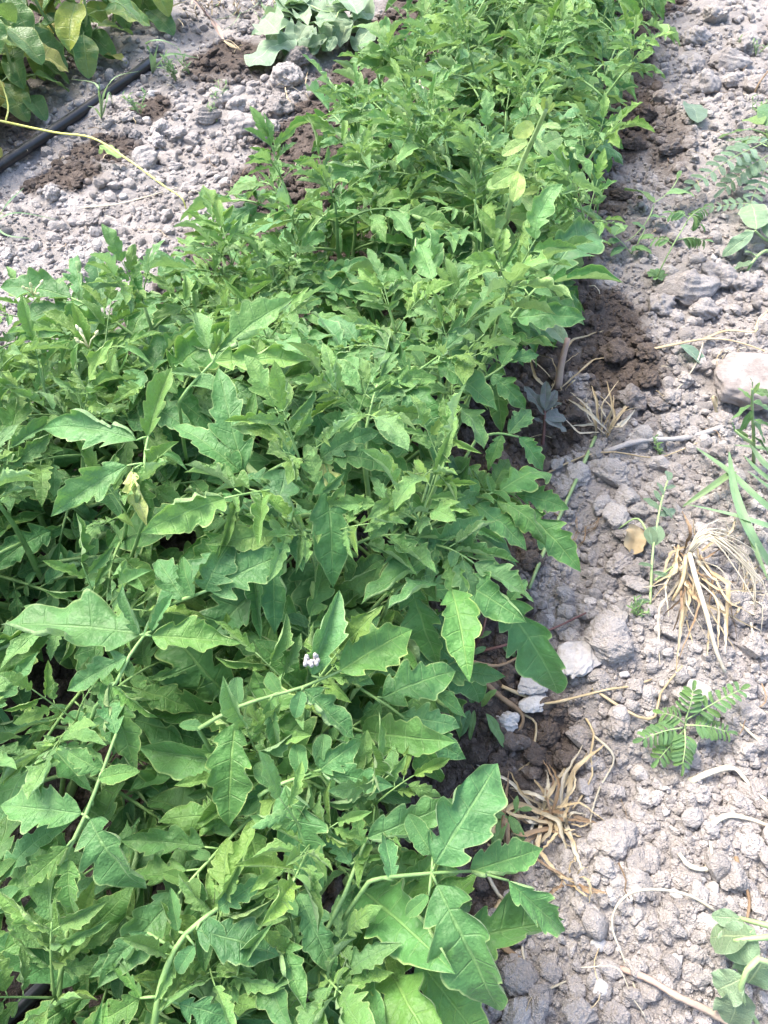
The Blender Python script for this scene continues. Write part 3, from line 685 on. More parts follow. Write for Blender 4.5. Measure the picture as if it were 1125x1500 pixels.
hero(l2, [(352,740,.31), (357,715,.32), (358,690,.325)], [
 (357,690,320,538,'flat',.05,.7,.15), (359,682,376,568,'gutter',.04,.7,.2), (352,692,253,624,'flat',.01,.95,.1), (355,712,345,790,'gutter',-.03,.9,.1), (357,700,420,720,'flat',-.01,1.1,0)])
hero(l2, [(215,750,.30), (212,700,.325), (213,660,.335), (222,620,.34)], [
 (216,640,252,538,'gutter',.02,.95,.6), (200,645,62,628,'right',-.01,.9,.35), (186,682,74,757,'left',-.02,.95,.5), (192,690,216,772,'withered',-.03,.9,.4), (200,680,215,775,'right',-.04,1.0,.3), (222,660,275,690,'gutter',-.01,1.1,.2)])
hero(l2, [(262,880,.30), (285,872,.31), (310,862,.312)], [
 (305,865,427,808,'flat',.01,1.15,.15), (285,875,268,815,'gutter',.01,1.2,.1), (270,880,230,820,'flat',0,1.1,.1), (300,866,345,790,'flat',.02,1.2,.05)])
hero(r3, [(700,560,.22), (725,545,.225), (745,530,.225)], [
 (745,530,790,520,'flat',0,1.1,.05), (720,548,770,600,'flat',-.03,1.0,0), (735,535,760,490,'flat',.01,1.2,.1)])
hero(r4, [(690,470,.26), (720,455,.265), (745,450,.26)], [
 (745,450,786,465,'flat',-.01,1.2,.1), (725,455,745,500,'flat',-.02,1.1,.05), (735,452,770,425,'flat',.01,1.1,.15), (705,462,690,425,'flat',.01,1.1,.1)])
hero(r2, [(700,640,.20), (730,635,.205), (760,640,.20)], [(760,640,795,690,'flat',-.04,1.1,0), (735,637,715,690,'flat',-.03,1.1,0), (745,636,778,600,'flat',.0,1.1,.05)])
for key, px, py, z in (('l3', 50, 434, .37), ('l3', 130, 510, .37), ('r4', 620, 140, .36)):
    bud_truss(PL[key], P(px, py, z))
# bird dropping on a leaf
mb = MB(); p = P(458, 970, .305)
for k in range(20):
    q = p + Vector((U(-.006, .006), U(-.006, .006), U(-.002, .005))); mb.tube([q + Vector((0, 0, -.003)), q + Vector((0, 0, -.001)), q + Vector((0, 0, .002)), q + Vector((0, 0, .003))], [.0006, .0021, .0018, .0005], 6)
tag(mbpart('bird_dropping', mb, M_DROP, None, p), 'crumbly white bird dropping lying on a tomato leaf', 'dropping')

# ------------------------------------------------------------------ irrigation pipes
def pipe(name, label, pts, r):
    mb = MB(); mb.tube(spline(pts, 40), r, 12); return tag(mbpart(name, mb, M_PIPE, None, pts[0]), label, 'pipe')
pipe('irrigation_pipe', 'thick black irrigation pipe lying in front of the broad-leaved plants', [G(-110, 318, .013), G(0, 243, .013), G(60, 204, .014), G(120, 163, .014), G(185, 117, .012), G(222, 90, .010), G(238, 78, -.02)], .0135)
pipe('drip_pipe', 'short bit of thin black pipe showing under the tomato leaves', [G(-60, 1560, .008), G(12, 1492, .009), G(92, 1416, .009), G(170, 1345, .008), G(260, 1270, .006)], .0085)

# ------------------------------------------------------------------ leaf shapes of the weeds
OV = dict(depth=0, K=5, nu=16, nv=4, shear=.3)
def ov(mat, seed, n=5, **k):
    d = dict(W=(.26, .34), fold=(.05, .35), rollL=(-.2, .4), rollR=(-.2, .4), bend=(.2, .9), twist=(-.3, .3), wave=(.03, .15), quilt=(.03, .07), pu=.6, pb=.8); d.update(OV); d.update(k)
    return variants(n, seed, mat, 'leaf', **d)
PEP = ov(M_PEP, 2000, 7, W=(.27, .34), bend=(.3, 1.0), pu=.45, pb=.75); YEL = ov(M_YEL, 2050, 3, W=(.28, .36), bend=(.3, 1.2), wave=(.1, .25))
WILT = ov(M_WILT, 2100, 6, W=(.26, .38), wave=(.15, .35), fold=(-.2, .5)); PALE = ov(M_PALE, 2150, 5, W=(.17, .24), pu=.6, pb=.6)
GREY = ov(M_GREY, 2200, 4, W=(.24, .32)); WEED = ov(M_WEED, 2250, 5, W=(.2, .28)); NARROW = ov(M_WEED, 2300, 4, W=(.09, .13), pu=.5, pb=.6); PURP = ov(M_PURP, 2350, 4, W=(.16, .24), wave=(.1, .3))
OBL = ov(M_GREY, 2400, 4, W=(.17, .21), pu=.4, pb=.35, wave=.03, fold=(.1, .5)); OBLG = ov(M_WEED, 2450, 4, W=(.19, .24), pu=.4, pb=.35, wave=.03, fold=(.1, .6)); DRYL = variants(3, 2500, M_STRAW, 'leaf', W=(.3, .4), depth=.3, fold=(.2, .6), rollL=(.5, 1.5), rollR=(.3, 1.2), bend=(.3, .9), twist=(-.8, .8), wave=(.2, .4), K=4, nu=16, nv=4)
one = lambda a: a[int(rng.integers(len(a)))]
UPZ = Vector((0, 0, 1))
def wleaf(root, meshes, B, T, wf=1.0, age=.2, up=UPZ, roll=None, name='leaf'):
    return part(name, one(meshes), root, orient(B, T, up, U(-.4, .4) if roll is None else roll, wf), (age, 0, 0, 1))
def wstem(root, pts, r, mat, name='stem', n=9, sides=6):
    sp_ = spline(pts, n); m = len(sp_); mb = MB(); mb.tube(sp_, [r * (1.1 - .5 * i / m) for i in range(m)], sides)
    return mbpart(name, mb, mat, root, sp_[0])
def weed(name, label, cat, base, stems, leaves, meshes, smat=M_PSTEM, srad=.002, group=None):
    p = G(*base); root = thing(name, label, cat, p, group)
    for st in stems: wstem(root, [G(*q) for q in st], srad, smat)
    for (bx, by, bz, tx, ty, tz, wf, age) in leaves:
        wleaf(root, meshes, G(bx, by, bz), G(tx, ty, tz), wf, age)
    return root
def pinnate(root, meshes, p0, p1, n, ll, smat=M_PSTEM, sag=.0, ang=1.15, fold=0.0, up=UPZ, start=.18):
    mid = p0.lerp(p1, .5) + Vector((0, 0, sag)); sp_ = spline([p0, mid, p1], 12); mb = MB(); m = len(sp_); mb.tube(sp_, [.0011 - .0006 * i / m for i in range(m)], 5)
    lf = mbpart('leaf', mb, smat, root, p0)
    for k in range(n):
        t = start + (1 - start) * (k + .5) / n; x = t * (m - 1); i = min(m - 2, int(x)); q = sp_[i].lerp(sp_[i + 1], x - i); T = (sp_[i + 1] - sp_[i]).normalized()
        S = T.cross(up).normalized(); N_ = S.cross(T)
        for s in (-1, 1):
            d = (T * math.cos(ang) + (S * s * math.cos(fold) + N_ * math.sin(fold)) * math.sin(ang)).normalized()
            wleaf(lf, meshes, q, q + d * ll * (1 - .35 * t) * U(.9, 1.1), 1.0, .2, N_, U(-.3, .3), 'leaflet')
    wleaf(lf, meshes, sp_[-1], sp_[-1] + (sp_[-1] - sp_[-2]).normalized() * ll * .7, 1.0, .3, UPZ, 0, 'leaflet')
    return lf

# ------------------------------------------------------------------ broad-leaved plants beyond the pipe
def broad_plant(x, y, h, nl, label, yellow=0.12):
    root = thing('broad_leaved_plant', label, 'plant', (x, y, hz(x, y)), 'broad-leaved plants beyond the pipe'); b0 = Vector((x, y, hz(x, y) - .01))
    for s in range(3):
        az = s * 2.1 + U(-.4, .4); top = b0 + Vector((math.sin(az) * .10, math.cos(az) * .10, h * U(.85, 1.05)))
        st = [b0 + Vector((math.sin(az), math.cos(az), 0)) * .006, b0.lerp(top, .5) + Vector((math.sin(az) * .02, math.cos(az) * .02, 0)), top]; sp_ = spline(st, 10)
        wstem(root, st, .0045, M_PSTEM, n=8)
        for k in range(nl):
            t = .12 + .88 * k / (nl - 1); xx = t * (len(sp_) - 1); i = min(len(sp_) - 2, int(xx)); q = sp_[i].lerp(sp_[i + 1], xx - i)
            a = az + k * 2.3 + U(-.4, .4); el = U(-.1, .5); d = Vector((math.sin(a) * math.cos(el), math.cos(a) * math.cos(el), math.sin(el)))
            e = q + d * U(.03, .06); LL = U(.10, .145) * (.75 if t > .85 else 1)
            T = e + (d * .6 + Vector((0, 0, U(-1.0, -.35)))).normalized() * LL
            if T.z < hz(T.x, T.y) + .01: T.z = hz(T.x, T.y) + .012
            yl = U(0, 1) < yellow * (2.5 if t < .35 else .6)
            lf = wleaf(root, YEL if yl else PEP, e, T, 1.0, U(0, .45), d * .6 + UPZ)
            mb = MB(); mb.tube([q, q.lerp(e, .5) + Vector((0, 0, .004)), e], [.0013, .0011, .0009], 5); mbpart('stalk', mb, M_PSTEM, lf, q) if False else mbpart('leaf_stalk', mb, M_PSTEM, root, q)
    return root
broad_plant(-1.10, 1.88, .33, 12, 'broad-leaved plant with yellowing lower leaves at the yellow vine', .12)
broad_plant(-1.00, 2.14, .34, 13, 'broad-leaved plant leaning a big pale leaf over the black pipe', .08)
broad_plant(-.89, 2.40, .34, 13, 'broad-leaved plant whose leaves hang over the far end of the black pipe', .12)
broad_plant(-.78, 2.68, .32, 11, 'broad-leaved plant growing next to the dry grass and pink reed', .12)
broad_plant(-1.22, 2.16, .38, 12, 'bushy broad-leaved plant behind the one with yellowing leaves', .08)
broad_plant(-1.10, 2.50, .38, 12, 'tall broad-leaved plant behind the ones leaning over the pipe', .08)

# ------------------------------------------------------------------ things on the soil left of the row
def flat_stalk(name, label, cat, pts, w, mat, flat=.45, group=None, n=14, taper=.5):
    sp_ = spline(pts, n); m = len(sp_); mb = MB()
    mb.tube(sp_, [w * .5 * (1 - (1 - taper) * i / m) * U(.85, 1.15) for i in range(m)], 6, flat)
    return tag(mbpart(name, mb, mat, None, sp_[0]), label, cat, group)
v = thing('vine', 'thin yellow vine stem arching over the grey soil', 'vine', G(268, 294, 0))
wstem(v, [G(-40, 168, .10), G(0, 177, .09), G(80, 194, .07), G(135, 202, .06), G(185, 232, .045), G(240, 272, .03), G(266, 290, .02), G(274, 312, -.01)], .0026, M_VINE, n=40)
wstem(v, [G(8, 178, .085), G(12, 155, .10), G(0, 118, .13), G(-20, 95, .15)], .0022, M_VINE)
for b_, t_ in (((150, 212), (172, 232)), ((152, 214), (146, 226))): wleaf(v, PALE, G(*b_, .05), G(*t_, .03), 1.3, .4)
flat_stalk('dry_stalk', 'bleached dry stalk lying below the yellow vine', 'dry stalk', [G(118, 304, .006), G(170, 299, .008), G(215, 288, .010), G(262, 274, .008)], .006, M_WHITE)

def grass(name, label, base, blades, mat=M_GRASS, w=.005, group=None, cat='grass', fold=.5):
    p = G(*base, 0); root = thing(name, label, cat, p, group)
    for bl in blades:
        pts = [G(*base, -.004)] + [G(*q) for q in bl]; sp_ = spline(pts, 12); m = len(sp_); mb = MB()
        mb.ribbon(sp_, [w * (.5 + .5 * min(1, 4 * i / m)) * (1 - (i / (m - 1)) ** 3 * .92) for i in range(m)], fold, U(-.6, .6)); mbpart('blade', mb, mat, root, sp_[0], (U(0, .4), 0, 0, 1))
    return root
grass('grass_tuft', 'grass tuft with thin arching blades growing against the black pipe', (149, 174), [[(146, 140, .09), (138, 122, .11), (104, 116, .09)], [(152, 140, .10), (170, 113, .13), (206, 104, .10)], [(147, 145, .08), (145, 118, .12)], [(155, 155, .06), (160, 135, .07), (165, 152, .05)], [(140, 160, .04), (128, 155, .05)]], w=.006)
grass('grass_tuft', 'grass tuft with wide short blades at the buried end of the pipe', (224, 108), [[(226, 92, .05), (232, 64, .10)], [(222, 85, .06), (215, 64, .10), (238, 60, .10), (263, 70, .07)], [(232, 95, .04), (250, 80, .06), (290, 85, .03)]], w=.013)
for bx, by, bl in (((-8), 330, [[(5, 318, .05), (30, 312, .06), (85, 322, .03)], [(10, 300, .06), (35, 275, .05)], [(10, 345, .03), (50, 350, .02)]]),):
    grass('grass_tuft', 'pale thin grass blades arching over grey soil by the row', (bx, by), bl, w=.005)
def feathery(px, py, h, n, label, group=None, lean=(0, 0)):
    p = G(px, py); root = thing('seedling', label, 'weed', p, group)
    for s in range(n):
        a = U(0, 6.28); top = p + Vector((math.cos(a) * h * U(.2, .7), math.sin(a) * h * U(.2, .7), h * U(.7, 1.1))); wstem(root, [p + Vector((0, 0, -.004)), p.lerp(top, .5) + Vector((0, 0, .004)), top], .0012, M_PSTEM, n=5, sides=5)
        for k in range(8):
            q = p.lerp(top, .25 + .75 * k / 7); b_ = a + k * 2.4; d = Vector((math.cos(b_), math.sin(b_), U(.2, .8))).normalized(); wleaf(root, NARROW, q, q + d * h * U(.25, .4), 1.1, U(.1, .6))
    return root
feathery(258, 118, .06, 5, 'feathery green seedling on damp soil near the pipe end')
feathery(278, 108, .055, 2, 'upright thin seedling beside the feathery one')
feathery(322, 152, .05, 3, 'small grey-green seedling between soil clods left of the row')
feathery(318, 178, .04, 4, 'low green seedling next to the two big clods')
feathery(205, 168, .05, 4, 'tiny weed sprouting where soil meets the black pipe')

# heap of pulled weeds, wilting
hp = thing('wilted_weed', 'pulled broad-leaved weed wilting in a pale green heap on the soil', 'weed', G(450, 55))
for st in ([(545, 25, .03), (480, 30, .05), (430, 38, .05), (395, 38, .04)], [(545, 35, .03), (470, 48, .05), (432, 58, .04), (395, 78, .02)], [(520, 10, .05), (480, 18, .07), (455, 8, .08)], [(540, 20, .04), (500, 15, .08), (490, 40, .06)]):
    wstem(hp, [G(*q) for q in st], .0035, M_PSTEM)
for (bx, by, bz, tx, ty, tz, wf, age) in [(432, 56, .045, 364, 98, .012, 1.25, .2), (430, 38, .06, 368, 52, .03, 1.1, .6), (440, 30, .06, 385, 22, .04, 1.0, .5), (455, 40, .05, 420, 85, .02, 1.0, 0), (470, 48, .05, 452, 88, .015, 1.2, .1), (492, 12, .07, 486, 68, .03, 1.5, .7), (470, 20, .07, 428, 4, .06, 1.1, .4), (531, 0, .06, 536, 32, .04, 1.4, .9), (510, 30, .06, 498, 70, .03, 1.1, .3), (450, 20, .07, 408, 8, .05, 1.0, .4), (500, 45, .05, 470, 75, .02, 1.0, .1), (545, 40, .05, 520, 75, .02, 1.2, .4), (412, 36, .05, 392, 62, .02, 1.0, .1), (480, 60, .03, 440, 72, .012, 1.0, .2)]:
    wleaf(hp, WILT, G(bx, by, bz), G(tx, ty, tz), wf * .8, age)
for k in range(26):
    bx, by = U(400, 545), U(-5, 60); a = U(1.2, 4.2); ln = U(22, 42); h = U(.03, .10)
    wleaf(hp, WILT, G(bx, by, h), G(bx + math.cos(a) * ln, by + math.sin(a) * ln * .9, max(.012, h - U(.0, .05))), U(.7, 1.0), U(0, .9), Vector((U(-.5, .5), U(-.9, 0), 1)).normalized())
reed = grass('reed', 'dead pinkish reed blade leaning with its roots out', (328, 60), [[(312, 36, .03), (296, 14, .07), (280, -8, .10)], [(318, 40, .03), (300, 18, .06), (270, -12, .08)]], M_PINK, .014, cat='reed')
for k in range(7): wstem(reed, [G(328, 60, .01), G(338 + U(-5, 12), 64 + U(-4, 8), .012), G(345 + U(-8, 20), 68 + U(-6, 12), .002)], .0011, M_STRAW)
dg = thing('straw_tangle', 'tangle of dry yellow grass behind the pinkish reed', 'dry grass', G(330, 10))
for k in range(70):
    bx, by = U(238, 425), U(-18, 30); ln = U(15, 45); a = U(-2.6, -.3) if U(0, 1) < .6 else U(0, 6.28)
    pts = [G(bx, by, .0), G(bx + math.cos(a) * ln * .5, by + math.sin(a) * ln * .5, U(.02, .06)), G(bx + math.cos(a) * ln + U(-8, 8), by + math.sin(a) * ln * .8, U(.005, .06))]
    sp_ = spline(pts, 8); m = len(sp_); mb = MB(); mb.ribbon(sp_, [U(.003, .006) * (1 - .8 * i / m) for i in range(m)], .4, U(-1, 1)); mbpart('blade', mb, M_GRASS if U(0, 1) < .3 else M_STRAW, dg, sp_[0], (.8, 0, 0, 1))
grass('dead_reed', 'broad dry blade curling up beside the broad-leaved plants', (236, 26), [[(244, 16, .05), (262, 6, .07), (274, 2, .05)]], M_STRAW, .012, cat='dry grass')

# ------------------------------------------------------------------ pale shoot rising out of the row
p0 = P(738, 345, .22); sh = thing('weed_shoot', 'pale upright weed shoot with oval leaves rising out of the tomato row', 'weed', (p0.x, p0.y, hz(p0.x, p0.y)))
ZS = lambda py: .30 + (324 - py) / 164 * .20
wstem(sh, [Vector((p0.x, p0.y, hz(p0.x, p0.y) - .01)), P(738, 345, .26), P(741, 324, .30), P(762, 247, ZS(247)), P(787, 190, ZS(190)), P(800, 160, ZS(160))], .0042, M_PSTEM, n=24)
for (bx, by, tx, ty, dz, wf, age) in [(773, 206, 735, 228, -.01, 1, .6), (782, 183, 752, 199, .0, 1, .8), (794, 184, 822, 187, .0, .9, .8), (784, 202, 799, 230, -.015, 1.1, .5), (762, 250, 752, 296, -.02, .9, .6), (762, 287, 797, 319, -.02, 1.3, .3), (756, 252, 720, 273, -.005, 1.1, .4), (764, 284, 788, 277, .0, .9, .5), (743, 316, 711, 342, -.02, 1.2, .3), (790, 215, 822, 200, .0, 1.3, .2), (745, 262, 714, 275, -.01, 1.4, .2), (800, 162, 806, 138, .02, .8, .9), (799, 165, 795, 142, .02, .8, .9), (797, 172, 786, 152, .01, .8, .8), (801, 166, 812, 150, .01, .8, 1), (741, 330, 748, 372, -.04, 1.0, .2), (738, 350, 752, 412, -.06, .9, .1), (745, 320, 790, 335, -.02, 1.2, .1)]:
    wleaf(sh, PALE, P(bx, by, ZS(by)), P(tx, ty, ZS(by) + dz), wf, age, Vector((0, -.6, .8)))
# larger weed leaves hanging at the edge of the row below it
wl_ = thing('edge_weed', 'dark green smooth oval leaves hanging over damp soil at the row edge', 'weed', G(770, 400))
for st in ([(770, 400, -.004), (775, 385, .06), (790, 355, .12)], [(770, 400, -.004), (790, 395, .05), (805, 365, .13)]): wstem(wl_, [G(*q) for q in st], .0025, M_PSTEM)
for (bx, by, bz, tx, ty, tz, wf, age) in [(790, 378, .12, 782, 448, .03, 1.2, .0), (812, 375, .14, 805, 452, .03, 1.0, .1), (800, 330, .12, 862, 326, .09, 1.2, .3), (805, 345, .14, 848, 395, .05, .9, .3), (775, 370, .10, 745, 420, .05, 1, .2), (790, 355, .12, 820, 305, .11, 1.1, .1)]:
    wleaf(wl_, WEED, G(bx, by, bz), G(tx, ty, tz), wf, age)

# ------------------------------------------------------------------ weeds on the soil right of the row
lo = wleaf(None, GREY, G(1008, 152, .012), G(1022, 180, .010), .85, .3, name='fallen_leaf', roll=.2); tag(lo, 'single grey-green leaf lying flat on pale soil up the path', 'leaf')
lo = wleaf(None, GREY, G(996, 505, .014), G(1030, 538, .010), 1.0, .0, name='fallen_leaf', roll=.15); tag(lo, 'dark grey-green fallen leaf lying under a dry stalk', 'leaf')
vt = thing('vetch', 'silvery weed with feather-like leaves of many small leaflets', 'weed', G(1130, 235))
wstem(vt, [G(1130, 240, -.004), G(1128, 222, .05), G(1122, 206, .09)], .0025, M_PSTEM)
pinnate(vt, OBL, G(1122, 208, .09), G(1013, 274, .04), 8, .040, sag=.012)
pinnate(vt, OBL, G(1128, 226, .08), G(1062, 276, .04), 8, .040, sag=.010)
pinnate(vt, OBL, G(1128, 230, .06), G(1098, 300, .02), 7, .034, sag=.008)
pinnate(vt, OBL, G(1125, 215, .07), G(1075, 205, .03), 6, .036, sag=.008)
pinnate(vt, OBL, G(1115, 300, .02), G(1040, 305, .015), 6, .030, sag=.006)
bl = weed('broad_weed', 'weed with one large dark oval leaf above the silvery feathery leaves', 'weed', (1125, 200, 0), [[(1125, 200, -.004), (1118, 195, .04), (1104, 190, .06)], [(1125, 200, -.004), (1122, 190, .06)]], [(1104, 189, .06, 1050, 204, .02, 1.35, .0), (1118, 182, .06, 1092, 176, .05, 1.3, .8), (1122, 185, .06, 1135, 155, .07, 1.5, .1), (1110, 200, .05, 1080, 220, .02, .9, .5), (1120, 195, .06, 1140, 215, .03, 1.4, .2)], WEED, srad=.003)
spt = weed('bindweed', 'trailing weed with a pale leaf marked by a dark spot', 'weed', (985, 275, 0), [[(995, 258, .03), (985, 275, .025), (972, 288, .035), (958, 297, .04)], [(958, 300, .03), (950, 320, .02), (930, 345, .02), (905, 360, .01)]], [(958, 297, .04, 914, 279, .035, 1.25, .6), (992, 262, .035, 998, 250, .04, .8, .6), (975, 285, .04, 1018, 288, .03, .9, .9), (950, 318, .02, 982, 322, .015, 1.2, .1)], WEED, srad=.0012)
mb = MB(); q = G(938, 288, .0435)
mb.tube([q + Vector((0, 0, -.0030)), q, q + Vector((0, 0, .0012))], [.0058, .0056, .003], 9); mbpart('spot', mb, M_SPOT, spt, q)
leg = thing('legume_seedling', 'young legume seedling with folded drooping leaflets on a curved green stem', 'weed', G(962, 412))
wstem(leg, [G(962, 412, -.004), G(966, 398, .03), G(986, 359, .08), G(1011, 317, .12)], .0018, M_PSTEM)
for a, b_, n_, f_ in ((G(1005, 325, .115), G(1030, 305, .12), 5, -.9), (G(990, 352, .085), G(1032, 352, .085), 6, -1.2), (G(986, 358, .08), G(958, 350, .08), 3, -.5), (G(1008, 320, .12), G(985, 312, .12), 4, -.6), (G(1011, 317, .12), G(1025, 328, .10), 4, -.9)):
    pinnate(leg, OBLG, a, b_, n_, .028, fold=f_, sag=.006)
for k in range(9):
    a = k * .7; q = G(962, 406, .012); wleaf(leg, NARROW, q, q + Vector((math.cos(a), math.sin(a), .3)) * .022, 2.2, .3)
weed('bindweed', 'small dark oval-leaved weed on damp soil beside the row', 'weed', (925, 370, 0), [[(925, 372, 0), (915, 360, .03), (900, 345, .05)], [(925, 372, 0), (935, 355, .03), (945, 335, .05)], [(925, 372, 0), (930, 362, .02)], [(865, 380, 0), (862, 350, .05), (872, 300, .09)]],
     [(900, 345, .05, 912, 330, .05, 1.2, .1), (945, 335, .05, 922, 325, .05, 1.1, .1), (930, 362, .025, 955, 372, .02, 1.1, .2), (915, 362, .03, 895, 376, .02, 1.3, .0), (935, 352, .03, 958, 345, .03, 1.1, .3), (925, 368, .02, 948, 362, .02, 1.1, .0), (908, 352, .04, 890, 355, .03, 1.1, .1)], WEED, srad=.0012)
weed('curled_weed', 'weed with a pale curled leaf on a thick light stem at the path', 'weed', (1130, 356, 0), [[(1140, 358, 0), (1120, 350, .03), (1106, 338, .05)], [(1140, 370, 0), (1120, 368, .03), (1104, 382, .03), (1092, 402, .008)]], [(1106, 338, .05, 1074, 356, .015, 1.3, .9), (1108, 336, .05, 1100, 298, .04, 1.0, .2), (1104, 340, .05, 1058, 376, .01, .8, .1), (1104, 384, .03, 1070, 398, .01, 1.2, .0), (1108, 376, .035, 1094, 368, .02, 1.0, .8), (1125, 348, .04, 1140, 310, .05, 1.3, .1)], WILT, srad=.0035)
for k, (px, py) in enumerate([(1102, 168), (1085, 78), (1108, 82)]): feathery(px, py, .04, 3, ['little green sprout by the big oval leaf', 'low green sprout among pale clods up the path', 'second low sprout among pale clods up the path'][k])

up_ = weed('upright_weed', 'upright green weed with narrow leaves in front of the large pale rock', 'weed', (1104, 678, 0), [[(1104, 680, -.004), (1104, 640, .06), (1102, 600, .11), (1102, 570, .15)], [(1104, 650, .05), (1088, 640, .06), (1076, 630, .06)]],
 [(1101, 594, .12, 1068, 620, .07, .8, .2), (1101, 585, .13, 1080, 568, .14, .6, .5), (1102, 578, .14, 1113, 560, .16, .7, .4), (1103, 590, .12, 1130, 606, .10, .8, .2), (1104, 620, .09, 1118, 648, .05, 1.0, .1), (1102, 570, .15, 1098, 552, .17, .6, .7), (1103, 575, .14, 1130, 580, .13, .7, .4), (1076, 630, .06, 1096, 648, .04, .6, .4), (1076, 632, .06, 1072, 618, .07, .6, .4), (1104, 615, .09, 1128, 625, .09, .7, .2), (1102, 600, .11, 1084, 632, .07, .6, .3), (1104, 640, .07, 1125, 665, .04, .8, .1)], WEED, srad=.0028)
gr = grass('grass_clump', 'clump of broad grey-green grass blades beside the upright weed', (1128, 700), [], cat='grass')
for i_, (pts, w_) in enumerate([([(1150, 668, .03), (1120, 658, .04), (1076, 652, .02)], .011), ([(1140, 757, .02), (1100, 722, .04), (1066, 690, .04), (1020, 656, .012)], .012), ([(1128, 830, .01), (1098, 780, .03), (1076, 720, .04), (1068, 662, .03)], .014), ([(1075, 690, .035), (1040, 715, .03), (1000, 742, .01)], .010), ([(1150, 778, .02), (1120, 770, .03), (1076, 756, .03), (1002, 738, .012)], .013), ([(1085, 740, .02), (1100, 790, .025), (1125, 850, .008)], .009), ([(1150, 720, .02), (1110, 690, .04), (1090, 668, .05)], .010), ([(1150, 705, .03), (1120, 680, .05), (1098, 650, .06)], .010), ([(1150, 735, .02), (1122, 712, .04), (1095, 690, .05)], .009)]):
    sp_ = spline([G(*q) for q in pts], 14); m = len(sp_); mb = MB(); mb.ribbon(sp_, [w_ * (1 - .85 * (i / (m - 1)) ** 4) for i in range(m)], .35, U(-.5, .5)); mbpart('blade', mb, M_GRASS, gr, sp_[0], (U(.1, .5), 0, 0, 1))
sw = weed('seedling', 'slender pale seedling with paired narrow leaves beside the crumpled yellow leaf', 'weed', (953, 892, 0), [[(952, 892, -.002), (954, 850, .02), (957, 802, .035), (969, 734, .05), (978, 704, .06)], [(957, 800, .035), (935, 760, .03), (905, 775, .012)], [(960, 850, .02), (985, 830, .02)]],
 [(957, 800, .035, 950, 772, .04, 1.0, .8), (957, 800, .035, 965, 770, .04, 1.0, .8), (966, 748, .045, 942, 730, .04, .7, .3), (968, 742, .05, 985, 760, .04, .7, .3), (974, 716, .055, 990, 712, .05, .6, .5), (978, 704, .06, 978, 690, .06, .8, .5), (956, 830, .03, 935, 826, .02, .6, .3), (956, 838, .03, 985, 848, .02, .5, .3), (953, 880, .01, 925, 888, .008, .5, .4), (964, 755, .045, 990, 748, .035, .6, .3), (968, 735, .05, 958, 718, .05, .6, .3), (972, 725, .055, 962, 706, .055, .6, .4)], GREY, srad=.0018)
feathery(930, 902, .025, 4, 'tiny green sprout at the foot of the slender seedling')
feathery(968, 668, .03, 3, 'thin green sprout beside the dry grey roots')
lo = wleaf(None, DRYL, G(936, 772, .016), G(924, 812, .012), 1.4, .5, name='crumpled_leaf', roll=.3); tag(lo, 'crumpled yellow dead leaf on the soil beside the seedling', 'leaf')
le = thing('legume_seedling', 'fan-leaved green legume seedling on open soil below the straw', 'weed', G(1000, 1085))
wstem(le, [G(1000, 1090, -.004), G(1003, 1070, .02), G(1006, 1050, .035)], .0018, M_PSTEM)
for a, b_, n_ in (((1003, 1068, .03), (1000, 1120, .03), 7), ((1000, 1066, .03), (942, 1082, .025), 7), ((1004, 1062, .03), (1066, 1072, .03), 7), ((1004, 1055, .035), (1085, 1010, .045), 7), ((1004, 1055, .035), (1015, 1012, .05), 5), ((1003, 1060, .03), (972, 1045, .03), 4), ((1001, 1070, .025), (965, 1112, .02), 7)):
    pinnate(le, OBLG, G(*a), G(*b_), n_, .019, sag=.006, fold=U(-.5, .1))
lr = weed('broad_weed', 'pale-stemmed broad-leaved weed at the end of the thick dry stalk', 'weed', (1130, 1440, 0), [[(1150, 1425, .05), (1110, 1405, .08), (1085, 1445, .06), (1098, 1480, .03), (1118, 1512, .0)], [(1150, 1362, .07), (1110, 1352, .07), (1070, 1342, .05)], [(1150, 1372, .06), (1110, 1374, .07), (1075, 1378, .06)]],
 [(1100, 1372, .07, 1040, 1374, .035, 1.6, .2), (1085, 1345, .06, 1042, 1342, .04, 1.0, .3), (1090, 1432, .06, 1050, 1450, .03, 1.2, .5), (1118, 1405, .06, 1095, 1440, .03, 1.4, .1), (1085, 1448, .05, 1068, 1500, .02, 1.1, .6), (1125, 1385, .07, 1150, 1410, .05, 1.3, .1), (1105, 1360, .07, 1062, 1400, .04, 1.2, .2)], WILT, srad=.0030)
purple = weed('purplish_seedling', 'purplish grey seedling on damp soil at the edge of the row', 'weed', (795, 655, 0), [[(794, 658, -.002), (797, 630, .03), (798, 600, .06)]], [(797, 608, .055, 768, 566, .05, .9, .2), (798, 600, .06, 800, 558, .08, .8, .4), (798, 602, .06, 815, 572, .06, .9, .2), (798, 612, .05, 828, 612, .03, 1.2, .1), (797, 620, .04, 780, 612, .04, .7, .2), (799, 600, .06, 822, 590, .06, 1.0, .1), (798, 615, .05, 830, 632, .02, 1.0, .1)], PURP, M_RED, .003)
weed('seedling', 'small three-leaved green seedling sprouting by the dry straw bundle', 'weed', (742, 1205, 0), [[(742, 1210, 0), (742, 1195, .02)], [(742, 1200, .015), (760, 1185, .03)]], [(742, 1196, .03, 705, 1192, .025, .8, .2), (742, 1196, .03, 722, 1245, .02, .9, .2), (745, 1195, .03, 768, 1235, .02, .8, .2), (755, 1188, .03, 758, 1165, .04, .8, .5), (760, 1186, .03, 780, 1185, .03, .7, .6), (758, 1186, .03, 752, 1172, .035, .7, .5)], WEED, srad=.0015)
